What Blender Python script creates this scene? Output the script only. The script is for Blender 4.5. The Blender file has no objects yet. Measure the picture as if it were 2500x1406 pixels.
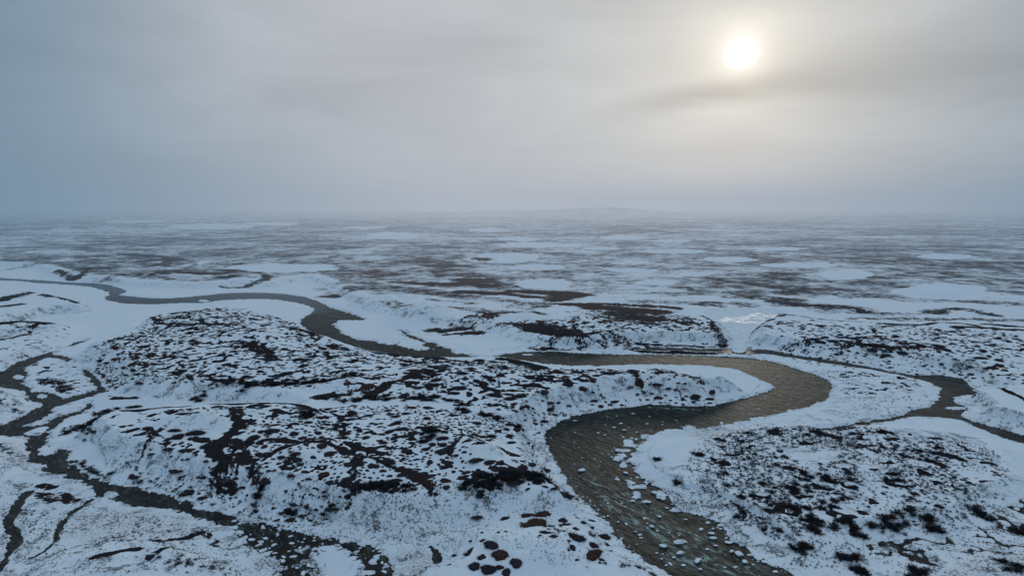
import bpy, math, random
import numpy as np

random.seed(7)
RNG = np.random.default_rng(11)
SC = bpy.context.scene
COL = SC.collection
H = 50.0                      # drone height above the water, metres
F = 1667.0                    # focal length in photo pixels
PITCH = math.atan(198.0 / F)
CP, SP = math.cos(PITCH), math.sin(PITCH)

# ------------------------------------------------------------------ helpers
def ground(px, py, z=0.0):
    """point of the plane at height z seen at a place of the survey photo"""
    dx, dy = px - 1250.0, py - 703.0
    d = (dx, F * CP - dy * SP, -F * SP - dy * CP)
    t = (z - H) / min(d[2], -1.5)
    return (d[0] * t, d[1] * t)

def smooth(pts, closed=True, n=4):
    out = []
    L = len(pts)
    rng = range(L) if closed else range(L - 1)
    for i in rng:
        if closed:
            p0, p1, p2, p3 = pts[i - 1], pts[i], pts[(i + 1) % L], pts[(i + 2) % L]
        else:
            p0, p1, p2, p3 = pts[max(i - 1, 0)], pts[i], pts[i + 1], pts[min(i + 2, L - 1)]
        for k in range(n):
            t = k / n
            q = []
            for a in (0, 1):
                q.append(0.5 * (2 * p1[a] + (p2[a] - p0[a]) * t + (2 * p0[a] - 5 * p1[a] + 4 * p2[a] - p3[a]) * t * t
                                + (3 * p1[a] - p0[a] - 3 * p2[a] + p3[a]) * t ** 3))
            out.append(tuple(q))
    if not closed:
        out.append(pts[-1])
    return out

TAB = RNG.random((8, 256, 256)).astype(np.float32)
def vn(x, y, seed=0):
    t = TAB[seed % 8]
    xi = np.floor(x).astype(np.int32); yi = np.floor(y).astype(np.int32)
    fx = (x - xi).astype(np.float32); fy = (y - yi).astype(np.float32)
    fx = fx * fx * (3 - 2 * fx); fy = fy * fy * (3 - 2 * fy)
    x0 = xi & 255; x1 = (xi + 1) & 255; y0 = yi & 255; y1 = (yi + 1) & 255
    a = t[y0, x0]; b = t[y0, x1]; c = t[y1, x0]; d = t[y1, x1]
    return (a + (b - a) * fx) * (1 - fy) + (c + (d - c) * fx) * fy
def fbm(x, y, size, octv=4, seed=0, gain=0.5):
    s = 0; amp = 1.0; tot = 0
    c, sn = math.cos(0.6), math.sin(0.6)
    x = x / size; y = y / size
    for o in range(octv):
        s = s + amp * (vn(x + 17.3 * o, y + 9.1 * o, seed + o) * 2 - 1)
        tot += amp; amp *= gain
        x, y = (x * c - y * sn) * 2.03, (x * sn + y * c) * 2.03
    return s / tot * 1.6
def sstep(a, b, v):
    t = np.clip((v - a) / (b - a), 0, 1)
    return t * t * (3 - 2 * t)

# ------------------------------------------------------------------ the survey grid (a fan opening away from the drone)
s_lin = np.arange(1330.0, 26.0, -1.15)
s_far = np.concatenate([np.linspace(25.0, 8.0, 30), np.geomspace(7.6, 1.6, 16)])
YR = (F * H) / np.concatenate([s_lin, s_far])
AC = np.linspace(-1.06, 1.06, 1750)
NR, NC = len(YR), len(AC)
YY = np.repeat(YR[:, None], NC, 1)
XX = AC[None, :] * YY
BIG = 1e3

def seg_dist(D, pts, closed, margin):
    n = len(pts)
    for i in range(n if closed else n - 1):
        x0, y0 = pts[i]; x1, y1 = pts[(i + 1) % n]
        ya, yb = min(y0, y1) - margin, max(y0, y1) + margin
        r0, r1 = np.searchsorted(YR, ya), np.searchsorted(YR, yb)
        if r1 <= r0: continue
        yl, yh = YR[r0], YR[r1 - 1]
        xa, xb = min(x0, x1) - margin, max(x0, x1) + margin
        c0 = np.searchsorted(AC, min(xa / yl, xa / yh)); c1 = np.searchsorted(AC, max(xb / yl, xb / yh))
        if c1 <= c0: continue
        X = XX[r0:r1, c0:c1]; Y = YY[r0:r1, c0:c1]
        dx, dy = x1 - x0, y1 - y0
        L2 = dx * dx + dy * dy + 1e-9
        t = np.clip(((X - x0) * dx + (Y - y0) * dy) / L2, 0, 1)
        d = np.hypot(X - x0 - t * dx, Y - y0 - t * dy)
        np.minimum(D[r0:r1, c0:c1], d, out=D[r0:r1, c0:c1])
def inside(pts):
    m = np.zeros((NR, NC), bool)
    P = np.array(pts); Q = np.roll(P, -1, 0)
    ymin, ymax = P[:, 1].min(), P[:, 1].max()
    for r in range(np.searchsorted(YR, ymin), min(NR, np.searchsorted(YR, ymax))):
        y = YR[r]
        k = (P[:, 1] <= y) != (Q[:, 1] <= y)
        if not k.any(): continue
        xs = np.sort(P[k, 0] + (y - P[k, 1]) * (Q[k, 0] - P[k, 0]) / (Q[k, 1] - P[k, 1]))
        m[r] = (np.searchsorted(xs, XX[r]) & 1).astype(bool)
    return m
def sdf(pts, margin):
    D = np.full((NR, NC), margin, np.float64)
    seg_dist(D, pts, True, margin)
    m = inside(pts)
    D[m] *= -1
    return D
def world(pts, z=0.0, sm=True, closed=True):
    p = smooth(pts, closed) if sm else pts
    return [ground(a, b, z) for a, b in p]
def ellipse(cx, cy, rx, ry, n=28):
    return [(cx + rx * math.cos(2 * math.pi * k / n), cy + ry * math.sin(2 * math.pi * k / n)) for k in range(n)]
def in_poly(x, y, P):
    c = False; n = len(P); j = n - 1
    for i in range(n):
        if (P[i][1] > y) != (P[j][1] > y) and x < (P[j][0] - P[i][0]) * (y - P[i][1]) / (P[j][1] - P[i][1]) + P[i][0]:
            c = not c
        j = i
    return c

# ------------------------------------------------------------------ plan of the place
RIVER = [(-60,676),(0,679),(90,684),(180,690),(235,692),(262,696),(290,703),(308,712),(292,720),(320,724),(380,729),(440,727),(500,721),
 (560,716),(640,715),(700,719),(740,725),(775,735),(790,743),(810,752),(850,764),(880,774),(892,780),(880,783),(850,782),(823,784),(817,792),
 (822,800),(832,812),(850,822),(875,830),(900,832),(930,838),(960,842),(1000,849),(1036,855),(1045,850),(1030,838),(1000,826),(985,815),(978,808),
 (985,809),(1010,821),(1040,832),(1080,845),(1100,855),(1130,865),(1170,872),(1200,871),(1215,868),(1260,862),(1300,859),(1350,858),(1400,862),
 (1470,864),(1530,865),(1600,866),(1680,868),(1750,870),(1800,872),(1850,877),(1900,887),(1940,900),(1980,914),(2010,925),(2025,935),(2033,948),
 (2025,965),(2005,980),(1960,995),(1900,1010),(1850,1020),(1800,1030),(1760,1040),(1700,1045),(1640,1050),(1600,1058),(1580,1068),(1560,1085),
 (1545,1105),(1537,1125),(1555,1152),(1580,1170),(1610,1190),(1640,1215),(1652,1240),(1700,1256),(1755,1278),(1772,1300),(1790,1320),(1830,1350),
 (1870,1375),(1920,1400),(1990,1440),(2100,1520),(1800,1560),(1740,1460),(1640,1402),(1600,1382),(1560,1360),(1530,1335),(1500,1305),(1480,1275),
 (1455,1250),(1420,1215),(1395,1185),(1370,1155),(1350,1120),(1335,1085),(1335,1060),(1350,1040),(1385,1020),(1430,1010),(1480,1000),(1540,992),
 (1600,988),(1660,990),(1720,992),(1760,986),(1820,972),(1875,955),(1888,947),(1870,935),(1840,920),(1800,905),(1750,897),(1700,893),(1640,892),
 (1560,891),(1480,893),(1400,892),(1340,890),(1290,882),(1240,877),(1200,877),(1150,880),(1100,880),(1050,878),(1000,875),(950,871),(900,862),
 (860,850),(820,840),(790,828),(760,812),(740,797),(735,785),(745,772),(765,762),(760,752),(735,742),(700,736),(650,731),(560,733),(500,740),
 (450,741),(380,744),(330,744),(290,740),(262,733),(256,725),(268,718),(255,710),(225,702),(180,697),(100,692),(40,687),(-60,684)]
CHANNEL = [(1480,852),(1560,848),(1650,848),(1750,851),(1850,853),(1900,858),(1940,866),(2000,876),(2060,884),(2130,897),(2200,912),(2240,916),
 (2290,915),(2320,919),(2350,926),(2365,940),(2372,952),(2395,962),(2375,966),(2335,970),(2330,980),(2350,992),(2360,1003),(2345,1010),(2355,1020),
 (2400,1035),(2450,1050),(2500,1063),(2600,1085),(2600,1112),(2500,1084),(2450,1070),(2400,1050),(2350,1030),(2310,1022),(2260,1020),(2220,1018),
 (2200,1025),(2150,1033),(2100,1040),(2050,1048),(2010,1052),(2000,1047),(2060,1040),(2120,1028),(2180,1018),(2230,1003),(2270,990),(2290,975),
 (2295,960),(2285,945),(2265,935),(2230,925),(2180,915),(2130,905),(2060,895),(2000,885),(1940,876),(1880,868),(1800,863),(1720,860),(1640,857),(1560,855)]
STREAM = [(215,830),(185,836),(158,848),(125,858),(80,873),(38,887),(10,904),(-30,918),(-30,940),(25,951),(62,958),(68,968),(65,977),(98,985),
 (100,992),(75,1004),(40,1022),(-5,1042),(-60,1060),(-60,1070),(0,1066),(30,1068),(60,1066),(70,1072),(72,1085),(70,1105),(70,1122),(80,1130),(105,1135),
 (112,1150),(130,1160),(180,1170),(200,1178),(232,1200),(240,1212),(290,1227),(340,1238),(400,1244),(440,1250),(490,1268),(540,1285),(580,1305),
 (600,1328),(640,1345),(672,1366),(690,1390),(700,1440),(765,1440),(755,1386),(752,1350),(790,1342),(830,1343),(860,1355),(884,1368),(890,1440),
 (960,1440),(945,1378),(935,1355),(905,1335),(860,1322),(823,1317),(780,1312),(726,1300),(690,1286),(640,1278),(583,1278),(570,1262),(520,1248),
 (500,1247),(465,1232),(430,1217),(380,1203),(320,1188),(270,1178),(222,1168),(210,1158),(190,1155),(185,1140),(172,1120),(165,1100),(150,1097),
 (130,1105),(100,1112),(96,1100),(110,1085),(112,1068),(118,1055),(140,1038),(165,1022),(200,1010),(225,990),(218,986),(200,998),(165,1012),
 (130,1022),(100,1035),(65,1038),(100,1025),(122,1010),(130,998),(150,990),(200,975),(240,962),(268,957),(250,945),(245,935),(232,920),(215,905),
 (200,898),(208,915),(222,930),(235,950),(210,960),(180,967),(152,975),(148,970),(125,960),(105,955),(85,957),(75,952),(60,942),(57,925),(66,912),
 (64,900),(80,888),(115,875),(148,876),(155,883),(175,885),(181,880),(165,872),(140,868),(128,865),(150,853),(190,841)]
CREEK_LINES = [([(72,1203),(50,1225),(40,1245),(20,1275),(30,1300),(38,1318),(25,1345),(5,1380),(-20,1410)], 0.75),
               ([(223,1220),(195,1240),(172,1256),(150,1280),(140,1300),(132,1322),(110,1345),(79,1362)], 0.42),
               ([(1052,1335),(1068,1352),(1066,1372)], 0.35)]
BRAID = [(2530,1212),(2430,1250),(2390,1285),(2330,1308),(2240,1313),(2170,1322),(2120,1328),(2135,1352),(2190,1364),(2240,1374),(2300,1382),(2350,1362),
 (2400,1345),(2450,1352),(2530,1335)]
ISLES = [ellipse(44,921,13,5), ellipse(103,968,13,5), [(55,1060),(85,1046),(117,1042),(112,1052),(98,1061),(75,1063)], ellipse(272,1209,18,8),
 ellipse(498,735,14,2.4), ellipse(2330,997,26,3), ellipse(1533,1080,17,8), ellipse(1526,1100,15,4.5), ellipse(1520,1110,12,4),
 ellipse(1522,1135,11,8), ellipse(1540,1180,12,6), ellipse(1578,1182,9,5), ellipse(1555,1207,14,6), ellipse(1612,1213,12,5),
 [(1665,1046),(1680,1038),(1700,1048),(1715,1051),(1690,1053)], ellipse(1652,1051,9,4), ellipse(1600,1203,13,4), ellipse(1508,1120,9,4),
 ellipse(1660,1322,14,4), ellipse(1800,1255,9,3), ellipse(1000,850,9,2), ellipse(1290,866,12,1.5)]
STONY = [  # zones of the channels where the bed breaks the surface: polygon, strength in metres, grain in metres
 ([(1470,1040),(1640,1045),(1700,1040),(1700,1060),(1560,1090),(1560,1150),(1640,1210),(1640,1270),(1560,1240),(1500,1160),(1450,1080)], 2.2, 2.4),
 ([(570,1255),(740,1290),(840,1310),(960,1340),(980,1420),(640,1440),(560,1330),(560,1290)], 4.2, 1.5),
 ([(1700,1220),(1850,1300),(1960,1420),(1860,1420),(1740,1310),(1660,1260)], 1.4, 1.6),
 ([(900,830),(1100,840),(1140,870),(1050,865),(960,855)], 3.2, 3.0),
 ([(1200,855),(1400,853),(1400,863),(1240,870)], 1.7, 2.2),
 ([(1540,840),(1800,845),(1860,865),(1700,866),(1560,862)], 3.0, 2.6),
 ([(1260,882),(1460,890),(1440,897),(1330,895)], 1.8, 2.0),
 ([(100,1090),(190,1100),(215,1165),(130,1165),(90,1130)], 1.9, 2.2),
 ([(1700,1020),(1900,990),(2010,975),(2000,1000),(1850,1035),(1700,1060)], 1.6, 1.8),
]
MOUND = [(213,858),(225,842),(262,826),(310,812),(355,803),(374,790),(372,776),(400,765),(450,757),(560,751),(620,754),(680,770),(730,793),(790,822),
 (850,845),(920,862),(1000,873),(1100,877),(1180,876),(1230,877),(1290,890),(1340,900),(1420,906),(1520,905),(1620,903),(1700,910),(1770,925),(1800,938),
 (1775,955),(1735,972),(1718,976),(1700,962),(1660,956),(1620,956),(1598,962),(1572,973),(1530,967),(1480,965),(1420,972),(1370,985),(1330,1004),
 (1302,1024),(1312,1060),(1330,1100),(1352,1140),(1388,1182),(1395,1192),(1330,1195),(1230,1190),(1150,1188),(1080,1200),(1000,1212),(900,1210),(800,1212),
 (700,1208),(620,1190),(560,1165),(480,1135),(400,1112),(300,1096),(250,1060),(245,1028),(300,1004),(450,994),(600,988),(700,990),(745,998),(760,985),
 (720,965),(640,942),(560,930),(480,925),(400,922),(320,915),(275,905),(240,885)]
NORTH = [(-200,636),(0,640),(110,648),(170,668),(300,684),(420,690),(520,690),(590,684),(650,690),(700,680),(760,672),(820,692),(870,715),(900,735),
 (960,752),(1010,765),(1090,775),(1180,783),(1260,802),(1320,818),(1420,832),(1560,830),(1700,840),(1748,838),(1752,815),(1735,792),(1712,772),(1760,760),
 (1860,757),(1930,763),(1900,775),(1865,795),(1832,818),(1822,838),(1900,840),(2000,838),(2060,845),(2130,856),(2230,862),(2280,880),(2350,905),(2420,918),
 (2520,935),(2800,980)]
FAR_L, FAR_R = [(2800,512)], [(-200,512)]
PLATEAUS = [  # outline of the rim, height, width of the slope, dome
 (MOUND, 4.4, 7.0, 1.2), (NORTH + FAR_L + FAR_R, 3.0, 8.5, 0.0),
 ([(-60,703),(60,712),(120,722),(185,741),(110,746),(-60,772)], 4.0, 9.0, .5),
 ([(-60,776),(60,785),(128,791),(60,800),(-60,806)], 4.0, 8.0, .5),
 ([(-60,830),(60,816),(150,800),(165,799),(110,828),(60,850),(-60,880)], 2.0, 8.0, .3),
 ([(-60,948),(25,962),(55,982),(30,1000),(-60,1022)], 2.6, 5.0, .4),
 ([(-60,1078),(20,1082),(55,1102),(45,1150),(-60,1190)], 1.3, 4.0, .3),
 ([(2420,965),(2440,952),(2500,946),(2800,970),(2800,1100),(2500,1018),(2440,992),(2422,978)], 3.2, 8.0, .5),
 ([(1640,1095),(1760,1075),(1900,1055),(2200,1055),(2400,1085),(2450,1150),(2400,1215),(2250,1275),(2050,1300),(1860,1290),(1740,1230),(1660,1160)], 1.3, 9.0, .4),
 ([(1060,1345),(1200,1300),(1400,1262),(1470,1310),(1540,1390),(1600,1500),(1040,1500)], 1.6, 5.0, .5),
 ([(110,1385),(200,1345),(330,1340),(450,1365),(600,1400),(700,1520),(50,1520)], 1.6, 4.0, .4),
 ([(300,1255),(480,1290),(560,1345),(420,1345),(260,1310),(240,1270)], .7, 3.0, .2),
]
BUMPS = [(1030,757,14,3.6),(940,727,18,3.0),(1245,775,16,2.0),(540,1040,9,1.6),(640,1085,6,1.5),(730,1120,7,1.6),(690,1150,6,1.2),(440,1050,8,1.5),
 (900,1150,7,1.3),(1060,1090,6,1.7),(1150,1120,7,1.7),(1230,1150,8,1.2),(720,1025,10,1.5),(860,955,9,1.8),(1540,925,10,1.2),(1640,975,7,.9),
 (480,790,16,1.8),(330,840,12,1.2),(640,830,16,1.2),(1100,925,14,1.2),(1900,800,25,1.2),(2150,820,25,1.0),(2350,850,25,1.3),(250,1070,7,1.0),
 (1250,1330,9,.9),(1300,1370,8,.8),(300,1370,8,1.0),(1460,800,18,1.4),(1380,775,18,1.5),(1650,785,20,1.3),(600,672,20,1.8),(350,668,25,2.0),(500,640,25,2.5)]
PONDS = [(520,553,105,7),(665,547,62,4),(960,576,60,8),(890,556,48,3),(1190,562,46,5),(1265,584,45,5),(1310,598,95,6),(1235,630,68,11),(1310,653,60,6),
 (1325,693,55,11),(1640,614,75,5),(1520,580,55,5),(1785,634,54,6),(1900,608,66,4),(1950,648,78,6),(2065,672,56,10),(2300,712,104,17),(2310,627,60,5),
 (1470,607,38,3),(1545,661,48,4),(700,654,125,10),(1170,633,30,4),(330,541,70,3),(1640,589,40,2.5),(1600,691,34,4),(1700,668,30,3)]
ICE = [(1722,772),(1780,764),(1850,763),(1900,768),(1866,790),(1832,813),(1818,835),(1812,852),(1798,852),(1792,832),(1778,812),(1752,790)]

# dark heath: line through the patch, half width in metres, cover
V = [
 ([(805,694),(860,690),(925,697)],12,.75),([(820,712),(880,705)],8,.7),([(970,690),(1060,694),(1150,694),(1200,700)],7,1),([(1000,625),(1060,640),(1120,660),(1180,682)],22,.72),
 ([(1100,672),(1180,688),(1250,700)],16,.8),([(1130,714),(1230,720),(1310,729)],7,1),([(1250,712),(1340,716),(1400,720),(1350,733)],9,.9),
 ([(1360,744),(1470,744),(1560,748),(1640,752)],4,.95),([(1460,752),(1540,758),(1600,762)],8,1),([(1500,766),(1560,776),(1620,784)],8,.75),
 ([(1480,791),(1600,797),(1690,799)],2.2,1),([(1300,800),(1335,815),(1345,832)],9,.85),([(1330,812),(1420,820),(1500,822)],5,.8),
 ([(1400,828),(1560,833),(1650,840),(1760,840)],4.5,1),([(1530,818),(1640,826),(1740,830)],3,.8),([(1820,842),(1900,840),(2000,840),(2060,846),(2130,855),(2220,864)],4.2,1),
 ([(2030,832),(2150,842),(2250,858),(2300,868)],2.6,.8),([(1722,775),(1748,786),(1788,802)],2,1),([(1738,798),(1756,812),(1764,830)],2,.85),([(1908,767),(1872,784),(1840,802),(1818,818)],1.8,1),
 ([(1800,722),(1900,732),(1960,748),(2060,753)],11,.7),([(2000,748),(2060,750),(2116,763)],4.5,.95),([(2280,765),(2340,755),(2410,770)],6,.72),([(2120,765),(2260,768)],4,.6),
 ([(2140,792),(2230,797),(2300,790),(2380,797)],1.3,1),([(2340,802),(2420,806),(2540,812)],3,.85),([(2420,795),(2540,804)],3,.9),([(1930,770),(2060,785),(2260,796)],.8,.9),
 ([(1070,783),(1120,780),(1180,774),(1215,760),(1300,757)],5,.85),([(870,735),(930,748),(990,752)],4,.6),([(1090,790),(1200,787),(1300,790),(1400,806)],3,.8),
 ([(0,606),(150,612),(300,620)],35,.5),([(240,592),(350,586),(450,580)],14,.85),([(60,604),(200,604),(320,598)],18,.65),([(320,620),(420,634),(390,650)],14,.85),([(200,640),(330,650),(470,645)],8,.6),
 ([(390,673),(450,668),(530,669)],8,.95),([(230,682),(340,676),(420,682)],5,.75),([(140,660),(185,676),(222,656)],3.5,.95),([(550,652),(592,644)],3,.9),([(556,660),(566,664)],3,.9),
 ([(600,642),(700,635),(780,630),(870,622)],3.5,.7),([(650,672),(646,684),(600,692),(550,692)],3.5,.85),([(960,640),(1060,627)],5,.7),
 ([(0,742),(50,726),(105,716),(132,730)],4,1),([(118,722),(150,733),(190,745)],1.2,1),([(0,757),(50,751)],3,.9),([(0,790),(60,782),(125,785)],3,1),([(-10,842),(60,826),(110,803),(180,795)],1.1,.95),
 ([(0,832),(40,825),(70,815)],2,.6),([(50,870),(100,858),(140,846)],1.6,.75),([(0,770),(40,767),(90,776)],.8,1),([(110,920),(145,932),(160,958)],2.8,.6),
 ([(380,795),(420,803),(520,802),(600,806)],1.6,.85),([(372,778),(395,788),(430,790)],1.8,.8),([(600,846),(640,866),(665,886)],2.6,.75),([(450,759),(600,756)],1.2,.85),([(700,800),(770,818)],2.4,.75),
 ([(216,872),(245,895),(275,925)],2.0,.6),([(280,935),(330,935)],1.4,.9),([(960,864),(1020,874),(1080,879)],1.6,1),([(870,852),(930,864),(960,868)],.9,1),([(1225,880),(1290,893),(1340,905)],2.6,.95),([(1180,905),(1300,900)],3,.45),
 ([(1010,930),(985,945),(950,955),(905,975)],1.5,1),([(780,975),(840,970),(900,962)],1.7,.9),([(820,915),(900,915)],1.6,.75),([(1000,920),(1080,928)],1.6,.8),
 ([(295,1004),(450,993),(600,989),(690,991)],.6,1),([(550,1018),(585,1050),(570,1075),(515,1095)],1.6,1),([(515,1100),(535,1125),(555,1150)],1.7,1),([(470,1080),(540,1090),(600,1100)],1.0,.95),
 ([(690,1093),(740,1100),(800,1108),(850,1120)],1.0,1),([(840,1122),(930,1150),(1000,1165)],1.0,1),([(850,1098),(900,1115),(945,1128)],.9,1),([(880,1140),(865,1165),(860,1200)],1.5,1),([(1000,1165),(1030,1185),(1060,1205)],1.7,1),([(870,1140),(950,1145)],.9,1),
 ([(675,990),(740,998),(768,1015)],.5,1),([(785,1013),(830,1030),(850,1040)],.35,1),([(310,1118),(350,1092),(400,1065),(440,1055)],.9,.95),([(640,1140),(680,1118),(730,1108)],.6,1),([(995,1090),(1010,1070),(1040,1062),(1090,1066)],.6,1),
 ([(1010,1075),(1000,1095)],.9,1),([(1100,1120),(1130,1103),(1165,1095),(1200,1110),(1262,1130)],.8,1),([(1090,1150),(1100,1130)],1.2,.9),([(420,1010),(500,1018),(560,1010)],1.1,.9),([(590,1110),(610,1140),(640,1160)],1.1,.9),
 ([(700,1130),(720,1150)],1,.9),([(1180,1100),(1220,1118)],.5,1),([(1330,1105),(1310,1100),(1270,1095)],.6,.8),([(1260,1150),(1320,1140)],1.3,.7),
 ([(1490,922),(1540,922),(1560,930)],2.2,1),([(1380,905),(1440,915),(1500,918)],1.6,.75),([(1410,912),(1450,935),(1470,945)],1.0,.9),([(1600,905),(1690,925),(1760,945)],3.5,.62),([(1620,918),(1680,945),(1722,965)],.4,1),
 ([(1540,955),(1590,950)],1.2,.75),([(1302,1022),(1332,1003),(1370,984),(1420,971),(1480,964),(1530,966),(1573,972),(1600,960),(1640,955),(1700,960),(1728,980)],.3,1),
 ([(1730,965),(1750,978)],.8,.9),([(1855,935),(1835,950),(1790,970)],.3,.4),([(2440,968),(2470,985),(2520,1010)],.8,1),([(2370,975),(2440,950)],.35,.8),
 ([(120,1385),(165,1352),(240,1342),(320,1338)],.38,1),([(230,1392),(300,1375),(340,1370)],.6,.9),([(370,1385),(410,1365),(450,1355)],.7,.9),([(370,1330),(440,1320),(500,1300),(520,1330)],.9,.7),
 ([(100,1175),(130,1180)],.8,.8),([(70,1200),(130,1205),(180,1215)],1.2,.7),([(150,1195),(190,1220)],.9,.7),
 ([(1300,1040),(1310,1090),(1340,1150),(1400,1215),(1470,1290)],.5,.5),([(2060,1045),(2100,1042)],.8,.9),
 ([(2240,1110),(2290,1115),(2340,1128)],1.5,.75),([(1990,1060),(2040,1075)],1.2,.8),([(2110,1050),(2150,1090),(2160,1110)],.45,.5),
 ([(2000,760),(2200,770)],6,.5),([(880,700),(1100,722),(1300,745)],15,.66),([(950,747),(1120,757),(1300,772)],9,.6),([(1050,735),(1150,742)],6,.7),([(1420,775),(1560,790),(1700,785)],7,.62),
 ([(1650,722),(2000,716),(2440,742)],15,.60),([(1560,738),(1800,742)],9,.58),([(350,650),(600,628),(900,650)],20,.6),([(2080,778),(2520,784)],5,.6),([(620,660),(820,668)],6,.55),([(150,668),(330,664),(560,668)],7,.66),
 ([(0,650),(160,640),(330,630)],14,.6),([(700,560),(1000,565)],40,.45),([(0,545),(200,545)],60,.62),([(1400,600),(2000,590)],60,.5),([(2100,600),(2500,580)],50,.6)]

# ------------------------------------------------------------------ build the height field
n2 = fbm(XX, YY, 2.2, 3, 1); n7 = fbm(XX, YY, 7.0, 3, 2); n25 = fbm(XX, YY, 26.0, 3, 3); n120 = fbm(XX, YY, 130.0, 4, 4); n900 = fbm(XX, YY, 1100.0, 3, 5)
fade2 = np.clip(260.0 / YY, 0, 1)
HT = 0.45 + 0.14 * n25 + 0.07 * n7 * fade2 + 0.035 * n2 * fade2
PLT = []
for k, (poly, h, w, dome) in enumerate(PLATEAUS):
    sd = sdf(world(poly, h), 26.0 if k > 1 else 34.0)
    e = sd + (0.9 * n7 + 0.35 * n2) * min(1.0, w / 7.0)
    t = 1 - sstep(0, w, e)
    HT = HT + t * np.maximum(h - HT + 0.35, 0) + dome * sstep(0, 26, -sd) + t * (0.28 * n25 + 0.22 * n7 * fade2 + 0.05 * n2 * fade2)
    PLT.append(sd)
mound_sd, north_sd = PLT[0], PLT[1]
for bx, by, r, h in BUMPS:
    cx, cy = ground(bx, by, 4.5 if by < 1210 else 1.0)
    r0, r1 = np.searchsorted(YR, cy - 3 * r), np.searchsorted(YR, cy + 3 * r)
    d2 = (XX[r0:r1] - cx) ** 2 + ((YY[r0:r1] - cy) * 1.15) ** 2
    HT[r0:r1] += h * np.exp(-d2 / (0.9 * r * r)) * (1 + 0.35 * n7[r0:r1])
farm = sstep(500, 1500, YY)
HT += farm * (1.2 * n120) + sstep(1500, 5000, YY) * 9 * n900
for cxp, yc, rx, ry, h in [(1490,4300,340,500,42),(1310,4000,420,450,20),(1150,4400,700,500,10),(1620,3900,240,400,8)]:
    cx = (cxp - 1250) / F * yc
    HT += h * np.exp(-(((XX - cx) / rx) ** 2 + ((YY - yc) / ry) ** 2)) * (1 + .06 * n120)

# frozen creek bed: slopes gently down to the channel
ice_w = world(ICE, 1.0)
ice_sd = sdf(ice_w, 12.0) + 0.5 * n7
iy0, iy1 = ground(1800, 852, 0)[1], ground(1800, 764, 1.0)[1]
ice_z = 0.35 + np.clip((YY - iy0) / (iy1 - iy0), 0, 1.2) * 2.6
HT = np.where(ice_sd < 0, ice_z - 0.15, np.minimum(HT, ice_z + 0.12 + np.maximum(ice_sd, 0) * 0.6)) * (ice_sd < 11.5) + HT * (ice_sd >= 11.5)

# ponds lie flat on the far plain
pond_fields = []
for (cx, cy, rx, ry) in PONDS:
    wob = [random.uniform(.82, 1.15) for _ in range(28)]
    P = [(cx + rx * math.cos(2 * math.pi * k / 28) * wob[k], cy + ry * math.sin(2 * math.pi * k / 28) * wob[(k * 5) % 28]) for k in range(28)]
    zp = 3.0
    W = world(P, zp)
    size = math.hypot(W[0][0] - W[len(W) // 2][0], W[0][1] - W[len(W) // 2][1])
    mg = max(14.0, size * 0.35)
    sd = sdf(W, mg) + np.where(YY < 5000, n25 * 2.0 + n7 * 1.2, 0) * min(2.5, size / 60)
    near = sd < mg * 0.9
    k = 1 - sstep(0, mg * 0.8, sd)
    HT = np.where(near, HT * (1 - k) + (zp + 0.10) * k, HT)
    HT = np.where(near & (sd < 0), zp - 0.3, HT)
    pond_fields.append((sd, zp))

# water courses
MG = 14.0
riv = sdf(world(RIVER), MG); cha = sdf(world(CHANNEL), MG); stm = sdf(world(STREAM), MG)
nfine = fbm(XX, YY, .9, 3, 7) * np.clip(300.0 / YY - .6, 0, 1)
jag = (0.55 * n2 + 0.35 * n7) * np.clip(YY / 150, .6, 1.6) + .45 * nfine
crk = np.full((NR, NC), MG)
for pts, wd in CREEK_LINES:
    D = np.full((NR, NC), MG); seg_dist(D, world(pts, 0, closed=False), False, MG)
    crk = np.minimum(crk, D - wd - 0.45 * n2)
brd = sdf(world(BRAID), MG)
nbr = fbm(XX, YY, 3.4, 3, 6)
brd2 = np.where(brd < MG - .1, np.maximum(brd + .3 * n2, np.abs(nbr) * 6.0 - 1.2), MG)
wat = np.minimum(np.minimum(riv, cha) + jag, stm + 0.9 * jag + .25 * nfine)
for P in ISLES:
    D = sdf(world(P), 3.0)
    wat = np.maximum(wat, np.where(D < 2.9, -(D + 0.35 * n2), -99))
flat = np.minimum(np.where(brd < 2.9, brd, 3.0), 3.0)
for poly, amp, grain in STONY:
    D = sdf(world(poly), 3.0)
    flat = np.minimum(flat, D)
    zone = sstep(1.5, -2.5, D)
    ng = fbm(XX, YY, grain, 2, 3)
    wat = wat + zone * np.where(wat < 1.2, np.maximum(ng * amp - 0.25 * amp, -0.2) * sstep(-3.2 * amp, -0.2, wat), 0)
wat = np.minimum(np.minimum(wat, crk), brd2)
bed = -0.55 * sstep(0, -1.2, wat) - 0.02
bankz = 0.02 + np.maximum(wat, 0) * 0.30 + 0.12 * sstep(0, .30, wat)
HT = np.where(wat < 0, bed, np.minimum(HT, .18 + .10 * n2 + np.maximum(flat, 0) * .25) * (flat < 2.9) + (flat >= 2.9) * HT)
HT = np.where(wat < 0, bed, np.minimum(HT, np.where(wat < MG * .8, bankz + sstep(3, 9, wat) * 3, HT)))

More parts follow.
